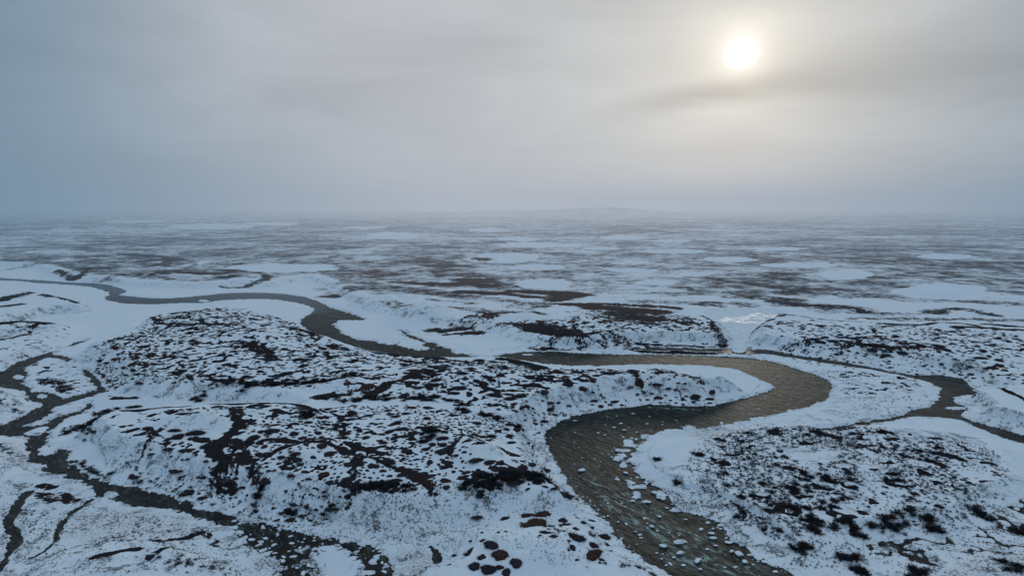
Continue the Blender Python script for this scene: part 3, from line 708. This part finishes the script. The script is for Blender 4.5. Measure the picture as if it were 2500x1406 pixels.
scatter([(1850,800),(1960,778),(2200,795),(2520,825),(2520,925),(2300,878),(2100,850),(1850,836)], 4, 420, .5, 1.8, hummocks, 'on the white plateau right of the frozen creek', 1.0, dens=clump_noise(22, -.3, .5, 4))
scatter([(1080,1345),(1200,1302),(1400,1262),(1470,1310),(1540,1390),(1080,1400)], 1.6, 26, .3, .6, hummocks, 'on the snow at the bottom edge left of the river', 1.3)
for px, py, w, c in [(1205,1328,40,0),(1227,1350,48,1),(1180,1360,26,0),(1160,1380,34,0),(1195,1387,40,0),(1262,1370,38,0),(1148,1352,24,0),(1152,1343,18,0),(1180,1318,16,0),(1237,1392,30,0),
                     (1400,1311,44,0),(1445,1352,46,1),(1446,1330,28,0),(1472,1310,36,0),(1378,1281,22,0),(1424,1276,18,0),(1374,1270,26,0),(1404,1292,20,0),(1442,1270,16,0),(1305,1280,60,1),(1325,1255,42,1),
                     (1288,1258,32,1),(1237,1265,30,0),(1166,1260,26,0),(1336,1302,26,0),(1350,1312,22,0),(1396,1337,20,0),(1218,1383,22,0),(1480,1327,14,0),(1467,1365,14,0)]:
    x, y, z = on_ground(px, py)
    hummocks.append([x, y, z, w * .5 * math.hypot(y, H) / F, 'in the foreground group left of the river', c])

def along(pts, n, wid, rmin, rmax, text, col=0, z=2.0, out=None):
    W = [ground(a, b, z) for a, b in smooth(pts, False, 6)]
    for _ in range(n):
        k = random.randrange(len(W) - 1); t = random.random()
        x = W[k][0] * (1 - t) + W[k + 1][0] * t + random.gauss(0, wid * .6); y = W[k][1] * (1 - t) + W[k + 1][1] * t + random.gauss(0, wid * .6)
        if field(wat, x, y) < .6: continue
        r = random.uniform(rmin, rmax)
        (shrubs if out is None else out).append([x, y, hgt(x, y), r, text, col if random.random() > .15 else 1 - min(col, 1)])
along([(465,950),(540,940),(600,948),(660,946)], 46, 1.6, .8, 1.7, 'along the foot of the mound above the smooth snow gully', z=3.5)
along([(640,945),(720,950),(800,950),(860,940)], 55, 1.8, .8, 1.7, 'in the grey thicket at the head of the snow gully', z=3.5)
along([(790,975),(850,985),(930,980)], 26, 1.4, .7, 1.4, 'beside the dark gully on the mound', 1, z=4.5)
along([(930,985),(1000,990),(1060,985),(1110,995),(1150,1010)], 46, 1.2, .7, 1.5, 'in the curved row above the open snow hollow', z=4.5)
along([(1140,1010),(1200,1025),(1250,1040),(1280,1035)], 30, 1.6, .7, 1.4, 'in the thicket beside the river scarp', z=4.5)
along([(735,1030),(750,1025),(765,1035)], 16, 1.1, .8, 1.4, 'in the round thicket on the crest of the left knoll', z=5.5)
along([(1035,1105),(1050,1090),(1060,1100)], 16, 1.2, .7, 1.3, 'in the hollow of the near knoll', z=4.5)
along([(1150,1235),(1220,1225),(1300,1222),(1385,1205)], 62, 1.3, .8, 1.5, 'in the long dark thicket running down to the river', z=1.6)
along([(1180,1215),(1300,1205),(1380,1195)], 22, .8, .7, 1.3, 'in the long dark thicket running down to the river', z=2.2)
along([(690,1240),(760,1248),(830,1248)], 26, .9, .6, 1.1, 'below the near left knoll', z=1.5)
along([(870,1245),(920,1238),(960,1235),(1020,1245)], 34, .9, .8, 1.4, 'in the row of grey shrubs below the near knoll', z=1.5)
along([(620,1215),(645,1205)], 8, .7, .7, 1.2, 'in the small clump below the left knoll', z=2)
along([(170,1045),(200,1030),(230,1045),(210,1070)], 50, 1.6, .8, 1.5, 'in the dark thicket beside the left stream', 1, z=1.5)
along([(235,1005),(280,990),(340,985)], 32, 1.2, .7, 1.4, 'in the thicket at the mouth of the snow gully', 1, z=1.5)
along([(195,1110),(215,1130),(255,1150)], 34, .9, .6, 1.1, 'in the rusty thicket above the left stream', 1, z=1.5)
along([(300,1130),(380,1160),(480,1190),(560,1215)], 60, 2.6, .4, .9, 'scattered down the slope of the left knoll', z=2.5)
along([(1460,1310),(1440,1320)], 4, .6, .5, .8, 'near the left bank in the foreground', z=1.5)
along([(1340,1305),(1370,1325)], 6, .6, .5, .9, 'near the left bank in the foreground', z=1.5)
along([(1480,1395),(1560,1400),(1600,1410)], 14, .5, .4, .7, 'at the bottom edge beside the river', z=.8)
along([(400,1375),(470,1385),(540,1395)], 16, .8, .5, .9, 'at the bottom edge on the left', 1, z=1.5)
along([(0,1090),(25,1105)], 8, .8, .6, 1.0, 'on the low bank at the left edge', z=1.3)
along([(0,975),(30,985),(50,990)], 14, 1.0, .6, 1.2, 'on the low bank at the left edge', 1, z=2.5)
along([(110,925),(150,935),(155,955)], 14, 2.0, .5, 1.0, 'on the snow island of the left stream', z=.5)
along([(1100,785),(1150,778),(1200,770)], 34, 4, .9, 1.8, 'below the knolls beyond the river', z=3)
along([(1830,848),(1900,852),(2050,862),(2150,872)], 30, 2.5, .8, 1.5, 'along the foot of the right plateau', z=1.5)
# point bar on the right
PB = 'on the snowy point bar right of the river'
for poly, n, r0, r1, tx in [
    ([(1760,1065),(1850,1045),(1990,1040),(2000,1075),(1900,1110),(1780,1110)], 150, .4, 1.1, 'along the upper edge of the right point bar'),
    ([(1740,1110),(1900,1110),(1960,1150),(1930,1220),(1800,1230),(1730,1180)], 210, .45, 1.15, 'on the left half of the right point bar'),
    ([(1800,1230),(1930,1220),(1960,1300),(1900,1300),(1820,1260)], 90, .45, 1.1, 'on the left half of the right point bar'),
    ([(2040,1040),(2090,1038),(2100,1130),(2060,1140)], 50, .6, 1.2, 'in the row across the top of the right point bar'),
    ([(1960,1150),(2080,1140),(2100,1220),(1990,1230)], 70, .6, 1.3, 'in the middle of the right point bar'),
    ([(2150,1080),(2320,1090),(2340,1130),(2170,1120)], 70, .6, 1.3, 'in the upper right thicket of the right point bar'),
    ([(2170,1150),(2330,1150),(2400,1230),(2340,1260),(2220,1230)], 160, .4, 1.0, 'on the right half of the right point bar')]:
    scatter(poly, 1.6, n, r0, r1, shrubs, tx, .55)
scatter([(1690,1100),(1740,1070),(1850,1045),(2000,1038),(2350,1075),(2460,1150),(2420,1250),(2250,1300),(2050,1370),(1900,1350),(1740,1250),(1680,1170)], 1.3, 1500, .18, .48, shrubs, 'on the right point bar', .8, dens=clump_noise(9, -.4, .5, 6))
scatter([(280,1120),(560,1180),(760,1215),(1100,1215),(1050,1270),(700,1265),(400,1190)], 2, 260, .15, .4, shrubs, 'on the slope below the near knolls', .8, dens=clump_noise(6, -.2, .5, 6))
scatter([(215,858),(300,826),(380,800),(372,860),(330,920),(270,905)], 4, 260, .3, .9, hummocks, 'on the left flank of the broad mound', .85, dens=clump_noise(9, -.5, .3, 1))
scatter([(280,905),(500,925),(740,945),(740,965),(560,945),(400,935),(280,930)], 3.5, 120, .3, .9, shrubs, 'on the lower flank of the broad mound', .7)
scatter([(1320,1015),(1370,992),(1480,972),(1570,980),(1600,968),(1700,968),(1690,985),(1480,992),(1340,1040)], 2.5, 90, .15, .45, shrubs, 'on the river scarp', .8)
scatter([(1300,1040),(1335,1060),(1345,1130),(1390,1190),(1350,1180),(1300,1110)], 4, 40, .3, .7, shrubs, 'on the bank top above the wide river bend', .8)
scatter([(0,1150),(230,1230),(540,1300),(640,1400),(0,1400)], 1, 150, .15, .45, shrubs, 'on the marshy ground at the lower left', .8, dens=clump_noise(8, -.1, .5, 3))
scatter([(1980,905),(2150,912),(2260,945),(2250,985),(2080,1030),(1960,1010),(2040,950)], .6, 130, .2, .6, shrubs, 'on the flat between the river bend and the side channel', .8, dens=clump_noise(10, -.2, .5, 3))
scatter([(1950,870),(2280,905),(2420,930),(2500,945),(2500,925),(2300,880),(2100,855),(1900,845)], 2.5, 120, .4, .9, hummocks, 'on the slope of the right plateau', .9)
scatter([(1300,770),(1480,755),(1720,775),(1740,820),(1560,822),(1300,812)], 4, 300, .5, 1.6, hummocks, 'on the plateau left of the frozen creek', .9, dens=clump_noise(22, -.4, .3, 4))
for cx, cy, n, w, tx in [(2020,1170,9,1.2,'in the middle of the right point bar'),(1960,1250,10,1.3,'in the large foreground clump of the right point bar'),(1965,1285,12,1.4,'in the large foreground clump of the right point bar'),
                     (2005,1240,6,1.0,'in the large foreground clump of the right point bar'),(2080,1300,12,1.3,'in the clump above the braided creek'),(2065,1270,6,.9,'in the clump above the braided creek'),
                     (2150,1280,12,1.3,'in the pair of bushy clumps above the braided creek'),(2210,1255,8,1.1,'in the pair of bushy clumps above the braided creek'),(2265,1275,12,1.2,'in the pair of bushy clumps above the braided creek'),
                     (1930,1195,6,1.0,'on the left half of the right point bar'),(1955,1335,8,.8,'near the bottom of the right point bar'),(2060,1355,6,.7,'near the bottom of the right point bar'),
                     (2395,1255,7,.8,'standing alone above the braided creek'),(2490,1295,9,1.0,'at the right edge beside the braided creek'),(2185,1175,6,.8,'standing alone in the middle of the right point bar'),
                     (1600,1120,4,.6,'on the white tip of the right point bar'),(1703,1110,4,.6,'on the white tip of the right point bar'),(1655,1180,4,.7,'on the white tip of the right point bar'),
                     (2100,1400,6,.7,'at the bottom edge on the right'),(2240,1395,7,.8,'at the bottom edge on the right'),(2470,1380,8,1.0,'in the lower right corner'),(2150,1055,4,.8,'beside the small brook on the right')]:
    x0, y0, _ = on_ground(cx, cy)
    for _ in range(n):
        x, y = x0 + random.gauss(0, w * .9), y0 + random.gauss(0, w * .9)
        if field(wat, x, y) < .2: continue
        shrubs.append([x, y, hgt(x, y), random.uniform(.8, 1.5), tx, 0 if random.random() > .3 else 1])

tufts = []
for poly, n in [([(0,1130),(120,1150),(240,1230),(560,1300),(640,1420),(0,1420)], 900), ([(640,1235),(1100,1240),(1500,1300),(1560,1400),(960,1400),(900,1330),(700,1280)], 1000),
                ([(640,1345),(760,1345),(770,1410),(640,1410)], 220), ([(2000,1290),(2480,1220),(2500,1410),(2100,1410)], 600), ([(1180,1020),(1310,1040),(1370,1150),(1200,1120)], 260),
                ([(600,960),(960,985),(1140,1020),(1000,1040),(760,990)], 300), ([(0,1080),(60,1100),(65,1150),(0,1170)], 90), ([(1640,1150),(1760,1240),(1900,1350),(1960,1400),(1800,1330),(1660,1250)], 300)]:
    scatter(poly, 1, n, .10, .30, tufts, 'tufts', .4, 0, clump_noise(7, -.5, .5, 2), wmin=.3)
# snow-capped rocks in the rapids
ZR = [(960,307,24),(877,373,28),(832,400,24),(900,420,30),(1055,375,22),(985,433,22),(770,452,20),(725,438,26),(613,690,45),(568,355,22),(850,738,16),(1048,905,50),(985,848,56),
 (1138,1005,34),(1085,1073,44),(1008,1127,28),(1423,1090,34),(1493,1118,34),(1503,1152,50),(1523,1200,30),(1168,1207,50),(1278,1252,52),(1238,1280,24),(1400,1303,52),
 (1305,1334,30),(1163,1256,16),(1122,1251,20),(1155,1290,20),(1185,1333,20),(1655,1345,26),(1630,1240,36),(1680,1258,60),(1720,1310,50),(1610,1180,46),(1318,1022,24),
 (975,1105,20),(1150,868,46),(1110,840,36),(1050,775,40),(960,780,40),(1095,790,26),(910,708,36),(1190,945,26),(988,1190,16),(885,1150,20),(1465,1225,30),(1415,1360,30),
 (655,630,12),(740,630,12),(795,583,20),(752,573,12),(815,600,22),(1255,352,14),(1072,325,14),(930,400,12),(980,483,24),(880,455,18),(700,930,18),(670,892,18),(740,925,14),
 (790,1000,22),(860,1040,26),(540,740,12),(575,800,14),(620,870,16),(400,470,16),(395,570,14)]
for zx, zy, w in ZR:
    px, py = 1200 + zx / 2.779, 900 + zy / 2.779
    x, y = ground(px, py, 0)
    rocks.append([x, y, 0.0, w / 2.779 * .5 * math.hypot(y, H) / F, 'in the river rapids' if zy > 820 else 'in the wide river bend', 0])
def rockzone(poly, n, r0, r1, text, lim=(-3.5, .3)):
    W = world(poly, 0); xs = [p[0] for p in W]; ys = [p[1] for p in W]; k = 0; tr = 0
    while k < n and tr < n * 30:
        tr += 1; x, y = random.uniform(min(xs), max(xs)), random.uniform(min(ys), max(ys))
        if not in_poly(x, y, W): continue
        d = field(wat, x, y)
        if not lim[0] < d < lim[1]: continue
        r = r0 + (r1 - r0) * random.random() ** 3
        if any((q[0] - x) ** 2 + (q[1] - y) ** 2 < (1.1 * (q[3] + r)) ** 2 for q in rocks[-220:]): continue
        rocks.append([x, y, min(hgt(x, y), 0) * .2 if d < 0 else hgt(x, y), r, text, 0]); k += 1
rockzone([(1330,1100),(1420,1190),(1560,1350),(1640,1420),(1560,1380),(1430,1240),(1340,1120)], 90, .12, .34, 'along the left bank of the river', (-1.6, .7))
rockzone([(1480,1040),(1700,1040),(1560,1090),(1560,1150),(1640,1210),(1660,1260),(1560,1240),(1500,1160)], 60, .15, .5, 'off the white tip of the right point bar', (-5, .4))
rockzone([(1640,1210),(1760,1270),(1800,1320),(1960,1420),(1860,1420),(1740,1340),(1640,1250)], 45, .15, .5, 'along the right bank of the rapids', (-3, .5))
rockzone([(1500,1200),(1650,1280),(1800,1400),(1680,1400),(1550,1310),(1450,1210)], 34, .15, .42, 'in the river rapids', (-99, -1))
rockzone([(570,1265),(740,1295),(840,1315),(950,1345),(970,1410),(880,1380),(700,1400),(610,1335)], 150, .15, .55, 'in the stony stretch of the foreground stream', (-99, .3))
rockzone([(260,1190),(400,1215),(560,1270),(560,1290),(400,1240),(260,1220)], 12, .12, .3, 'in the foreground stream', (-99, 0))
rockzone([(1800,1030),(1960,1000),(2000,985),(1990,990),(1900,1020)], 26, .2, .5, 'on the outer edge of the golden river bend', (-3, .8))
rockzone([(1540,860),(1800,868),(1980,915),(1900,905),(1700,875)], 24, .2, .5, 'in the upper bend of the river', (-4, .3))
rockzone([(1700,985),(1900,960),(1990,950),(1980,975),(1800,1010)], 30, .15, .4, 'in the shallows of the golden river bend', (-9, -.5))
rockzone([(1380,1010),(1700,1000),(1700,1040),(1480,1050),(1400,1090),(1350,1080)], 22, .15, .35, 'in the wide river bend', (-99, -1))
rockzone([(1345,1070),(1420,1030),(1520,1020),(1500,1160),(1560,1230),(1440,1190),(1370,1130)], 60, .12, .32, 'in the wide river bend', (-99, -1))

# ---- labels: the outstanding one of each neighbourhood is named, look-alikes share a label and a group
def seen(o):
    px, py = to_px(o[0], o[1], o[2]); return -25 < px < 2525 and py < 1425
def label_all(items, kinds, group_word):
    by = {}
    for o in items: by.setdefault(o[4], []).append(o)
    for text, L in by.items():
        P = {id(o): to_px(o[0], o[1], o[2]) for o in L}
        vis = [o for o in L if 4 < P[id(o)][0] < 2496 and P[id(o)][1] < 1402]
        names = {}
        def claim(key, word):
            c = [o for o in vis if id(o) not in names]
            if len(c) > 0 and len(L) > 3: names[id(min(c, key=key))] = word
        claim(lambda o: -o[3], 'largest'); claim(lambda o: P[id(o)][0], 'leftmost'); claim(lambda o: -P[id(o)][0], 'rightmost')
        claim(lambda o: -P[id(o)][1], 'nearest'); claim(lambda o: P[id(o)][1], 'farthest')
        for o in L:
            size = 'small' if o[3] < kinds['lim'][0] else ('big' if o[3] > kinds['lim'][1] else 'middling')
            kind = kinds['names'][o[5]]
            if id(o) in names: lab = '%s %s %s' % (names[id(o)], kind, text)
            else: lab = '%s %s %s' % (size, kind, text)
            o.append(lab); o.append('%s %s' % (group_word, text))
def biggest(items, n=300):
    v = sorted([o for o in items if seen(o)], key=lambda o: -o[3] / math.hypot(o[0], o[1], H))
    keep = v[:n]; ids = {id(o) for o in keep}
    return keep, [o for o in items if id(o) not in ids]
hk, hrest = biggest(hummocks); sk, srest = biggest(shrubs); rk, rrest = biggest(rocks)
label_all(hk, dict(lim=(.9, 1.4), names=('dark hummock', 'reddish hummock')), 'heath hummocks')
label_all(sk, dict(lim=(.8, 1.15), names=('dark willow shrub', 'reddish willow shrub')), 'willow shrubs')
label_all(rk, dict(lim=(.3, .55), names=('snow capped rock', 'snow capped rock')), 'snow capped rocks')
def tag(o, lab, cat, grp): o['label'] = lab; o['category'] = cat; o['group'] = grp
for k, h in enumerate(hk):
    src = (HMR if h[5] else HM); o = link('heath_hummock', src[k % len(src)])
    e = random.uniform(.85, 1.35); o.location = (h[0], h[1], h[2] - .02); o.scale = (h[3] * e, h[3] / e, max(.8, h[3]) * (.9 if h[1] > 125 else .62)); o.rotation_euler = (0, 0, random.gauss(0, .5) + (math.pi if k % 2 else 0))
    tag(o, h[6], 'heath hummock', h[7])
for k, s in enumerate(sk):
    src = (SMR if s[5] else SM); o = link('willow_shrub', src[k % len(src)])
    o.location = (s[0], s[1], s[2] - .05); o.scale = (s[3], s[3], s[3] * random.uniform(.7, .95)); o.rotation_euler = (0, 0, random.uniform(0, 6.28))
    tag(o, s[6], 'shrub', s[7])
for k, r in enumerate(rk):
    b, c = RM[k % len(RM)]
    root = bpy.data.objects.new('river_rock', None); COL.objects.link(root)
    root.empty_display_size = .3
    root.location = (r[0], r[1], r[2] + r[3] * .08); root.scale = (r[3] * random.uniform(.95, 1.45), r[3] * random.uniform(.8, 1.1), r[3] * random.uniform(.5, .85)); root.rotation_euler = (0, 0, random.gauss(0, .7))
    link('rock_body', b, parent=root); link('snow_cap', c, parent=root)
    tag(root, r[6], 'rock', r[7])
def items(L, kz=1.0, dz=0.0, jit=True):
    return [(o[0], o[1], o[2] + dz, o[3] * random.uniform(.85, 1.35), o[3] * random.uniform(.75, 1.0), max(o[3], .6) * kz, random.gauss(0, .5) if jit else random.uniform(0, 6.28)) for o in L]
HL = [hummock_mesh('low_heath', 50 + s, M_H, 2, 14, 46) for s in range(4)]
SL = [shrub_mesh('low_willow', 60 + s, M_W, 22, 7, 2.6) for s in range(4)]
merge('heath_cover', items(hrest, .9), HL, M_H, 'small dark heath hummocks dotting the snow everywhere', 'heath')
merge('willow_scrub', items(srest, .8, -.05, False), SL, M_W, 'small bare willow scrub among the larger shrubs', 'scrub')
TL = [shrub_mesh('grass_tuft', 80 + s, M_GR, 14, 4, 3.0) for s in range(3)]
merge('grass_tufts', items(tufts, .55, -.03, False), TL, M_GR, 'fine reddish grey grass tufts poking through thin snow', 'grass')
if rrest:
    merge('river_gravel', [(o[0], o[1], o[2], o[3], o[3] * .8, o[3] * .6, random.uniform(0, 6.28)) for o in rrest], [RM[0][1], RM[2][1]] if False else [RM[k][0] for k in range(3)], M_CAP, 'small snow covered stones along the water', 'stones')
for me in HL + SL + TL: bpy.data.meshes.remove(me)

# ------------------------------------------------------------------ haze, sky, sun, camera
SUN_AZ = math.atan((1810 - 1250) / (F * CP + (703 - 135) * SP))
_f = math.hypot(1810 - 1250, F * CP + (703 - 135) * SP)
SUN_EL = math.atan(((703 - 135) * CP - F * SP) / _f)
SD = (math.sin(SUN_AZ) * math.cos(SUN_EL), math.cos(SUN_AZ) * math.cos(SUN_EL), math.sin(SUN_EL))

def azimuth_tint(g, vec, centre_rgb, side_rgb):
    sx = g.n('ShaderNodeSeparateXYZ'); g.l(vec, sx.inputs[0])
    az = g.m('ARCTAN2', sx.outputs[0], sx.outputs[1])
    d = g.m('ABSOLUTE', g.m('SUBTRACT', az, .10))
    return g.mix(g.step(d, .12, .85), centre_rgb, side_rgb), az, sx.outputs[2]
import bmesh
bm = bmesh.new(); bmesh.ops.create_cube(bm, size=1)
for v in bm.verts: v.co = (v.co.x * 90000, 240 if v.co.y < 0 else 45000, -40 if v.co.z < 0 else 160)
me = bpy.data.meshes.new('ground_haze'); bm.to_mesh(me); bm.free()
m, nt = mat('haze_volume'); g = G(nt)
FOG = 1 / 2050.0
ab = g.n('ShaderNodeVolumeAbsorption'); ab.inputs['Color'].default_value = (0, 0, 0, 1); ab.inputs['Density'].default_value = FOG
em = g.n('ShaderNodeEmission')
col, _, _ = azimuth_tint(g, g.pos(), (.415, .460, .530), (.180, .280, .380))  # emission stands in for scattered daylight, painted brighter towards the middle
g.l(col, em.inputs[0]); em.inputs[1].default_value = FOG
ad = g.n('ShaderNodeAddShader'); g.l(ab.outputs[0], ad.inputs[0]); g.l(em.outputs[0], ad.inputs[1])
out = g.n('ShaderNodeOutputMaterial'); g.l(ad.outputs[0], out.inputs['Volume'])
m.volume_intersection_method = 'FAST' if hasattr(m, 'volume_intersection_method') else None
me.materials.append(m)
hz = link('ground_haze', me, 'structure'); hz['label'] = 'pale ice haze lying over the tundra and hiding the horizon'; hz['category'] = 'haze'

w = bpy.data.worlds.new('World'); SC.world = w; w.use_nodes = True
nt = w.node_tree; nt.nodes.clear(); g = G(nt)
tc = g.n('ShaderNodeTexCoord').outputs['Generated']
nz_ = g.n('ShaderNodeVectorMath', operation='NORMALIZE'); g.l(tc, nz_.inputs[0]); D3 = nz_.outputs[0]
base, az, zz = azimuth_tint(g, D3, (.500, .540, .595), (.210, .310, .410))
el = g.m('ARCSINE', zz)
# bluer and brighter overhead, which is what lights the snow
base = g.mix(g.step(el, .35, .9), base, (.43, .56, .70))
base = g.mix(g.m('MULTIPLY', g.step(el, -.02, .2), g.step(g.m('ABSOLUTE', g.m('SUBTRACT', az, .1)), .75, .3)), base, (.540, .565, .605))
def dotd(v):
    o = g.n('ShaderNodeVectorMath', operation='DOT_PRODUCT'); g.l(D3, o.inputs[0]); o.inputs[1].default_value = v; return g.m('ARCCOSINE', g.m('MINIMUM', o.outputs['Value'], .999999))
ang = dotd(SD)
cv = g.n('ShaderNodeCombineXYZ'); g.l(az, cv.inputs[0]); g.l(el, cv.inputs[1])
# wisps run from lower left to upper right
mp = g.n('ShaderNodeMapping'); g.l(cv.outputs[0], mp.inputs[0]); mp.inputs['Rotation'].default_value = (0, 0, math.radians(-14)); mp.inputs['Scale'].default_value = (1.6, 6.5, 1)
cl = g.noise(mp.outputs[0], 1.9, 5, .55, .5)
def bandv(a0, e0, a1, e1, wid, soft=1.0):
    """soft bar of cloud between two directions"""
    L = math.hypot(a1 - a0, e1 - e0); ux, uy = (a1 - a0) / L, (e1 - e0) / L
    da = g.m('SUBTRACT', az, a0); de = g.m('SUBTRACT', el, e0)
    t = g.m('ADD', g.m('MULTIPLY', da, ux), g.m('MULTIPLY', de, uy))
    nn = g.m('ADD', g.m('MULTIPLY', da, -uy), g.m('MULTIPLY', de, ux))
    nn = g.m('ADD', nn, g.m('MULTIPLY', g.m('SUBTRACT', cl, .5), wid * 1.2))
    a = g.step(g.m('ABSOLUTE', nn), wid, 0.0)
    b = g.m('MULTIPLY', g.step(t, -.10, .08), g.step(t, L + .18, L - .05))
    return g.m('MULTIPLY', a, b)
def ae(px, py):
    dx = px - 1250; fy = F * CP + (703 - py) * SP; uz = (703 - py) * CP - F * SP
    return math.atan2(dx, fy), math.atan2(uz, math.hypot(dx, fy))
glow = g.m('EXPONENT', g.m('MULTIPLY', ang, -6.0)); glow2 = g.m('EXPONENT', g.m('MULTIPLY', ang, -15.0))
inv = g.mix(glow, (0, 0, 0), (.21, .175, .085)); inv2 = g.mix(glow2, (0, 0, 0), (.15, .125, .07))
def addc(a, b):
    o = g.n('ShaderNodeVectorMath', operation='ADD'); g.l(a, o.inputs[0]); g.l(b, o.inputs[1]); return o.outputs[0]
def scalec(a, f):
    o = g.n('ShaderNodeVectorMath', operation='SCALE'); g.l(a, o.inputs[0]); g.put(o.inputs['Scale'], f); return o.outputs[0]
glow3 = g.m('EXPONENT', g.m('MULTIPLY', ang, -30.0))
sky = addc(addc(base, inv), addc(inv2, g.mix(glow3, (0, 0, 0), (.66, .60, .52))))
a0 = ae(1560, 265); a1 = ae(2010, 165); b0 = ae(1700, 225); b1 = ae(2560, 60); c0 = ae(2000, 235); c1 = ae(2600, 190); d0 = ae(620, 250); d1 = ae(1250, 130)
dk = g.m('ADD', g.m('MULTIPLY', bandv(*a0, *ae(1800, 225), .030), .30), g.m('MULTIPLY', bandv(*b0, *b1, .075), .13))
dk = g.m('ADD', dk, g.m('MULTIPLY', bandv(*c0, *c1, .075), .15))
dk = g.m('ADD', dk, g.m('MULTIPLY', bandv(*d0, *d1, .09), .10))
dk = g.m('ADD', dk, g.m('MULTIPLY', g.m('SUBTRACT', cl, .5), .50))
sky = scalec(sky, g.m('SUBTRACT', 1.0, dk))
disc = g.step(g.m('ADD', ang, g.m('MULTIPLY', g.m('MULTIPLY', bandv(*ae(1650, 225), *ae(2000, 165), .03), 1), .010)), .027, .008)
sky = addc(sky, g.mix(disc, (0, 0, 0), (.40, .45, .55)))
halo = g.step(ang, .055, .012)
sky = addc(sky, g.mix(halo, (0, 0, 0), (.06, .06, .055)))
bg = g.n('ShaderNodeBackground'); g.l(sky, bg.inputs[0]); bg.inputs[1].default_value = .94
st = g.n('ShaderNodeTexSky', sky_type='NISHITA'); st.sun_disc = False; st.sun_elevation = SUN_EL; st.sun_rotation = SUN_AZ
bg2 = g.n('ShaderNodeBackground'); g.l(st.outputs[0], bg2.inputs[0]); bg2.inputs[1].default_value = .05
mx = g.n('ShaderNodeMixShader'); mx.inputs[0].default_value = .07; g.l(bg.outputs[0], mx.inputs[1]); g.l(bg2.outputs[0], mx.inputs[2])
wo = g.n('ShaderNodeOutputWorld'); g.l(mx.outputs[0], wo.inputs[0])

ld = bpy.data.lights.new('sun', 'SUN'); ld.energy = .55; ld.angle = math.radians(10); ld.color = (1, .93, .80)
lo = bpy.data.objects.new('sun', ld); COL.objects.link(lo)
from mathutils import Vector
lo.rotation_euler = Vector(SD).to_track_quat('Z', 'Y').to_euler()

cd = bpy.data.cameras.new('camera'); cam = bpy.data.objects.new('camera', cd); COL.objects.link(cam)
cd.lens = 36 * F / 2500; cd.sensor_width = 36; cd.clip_end = 100000; cd.clip_start = .5
cam.location = (0, 0, H); cam.rotation_euler = (math.pi / 2 - PITCH, 0, 0)
SC.camera = cam
SC.view_settings.view_transform = 'Standard'; SC.view_settings.look = 'None'; SC.view_settings.exposure = 0
SC.cycles.max_bounces = 4; SC.cycles.volume_bounces = 0; SC.cycles.use_denoising = True
SC.cycles.volume_max_steps = 64
print('counts', len(hummocks), len(shrubs), len(rocks), NR, NC)
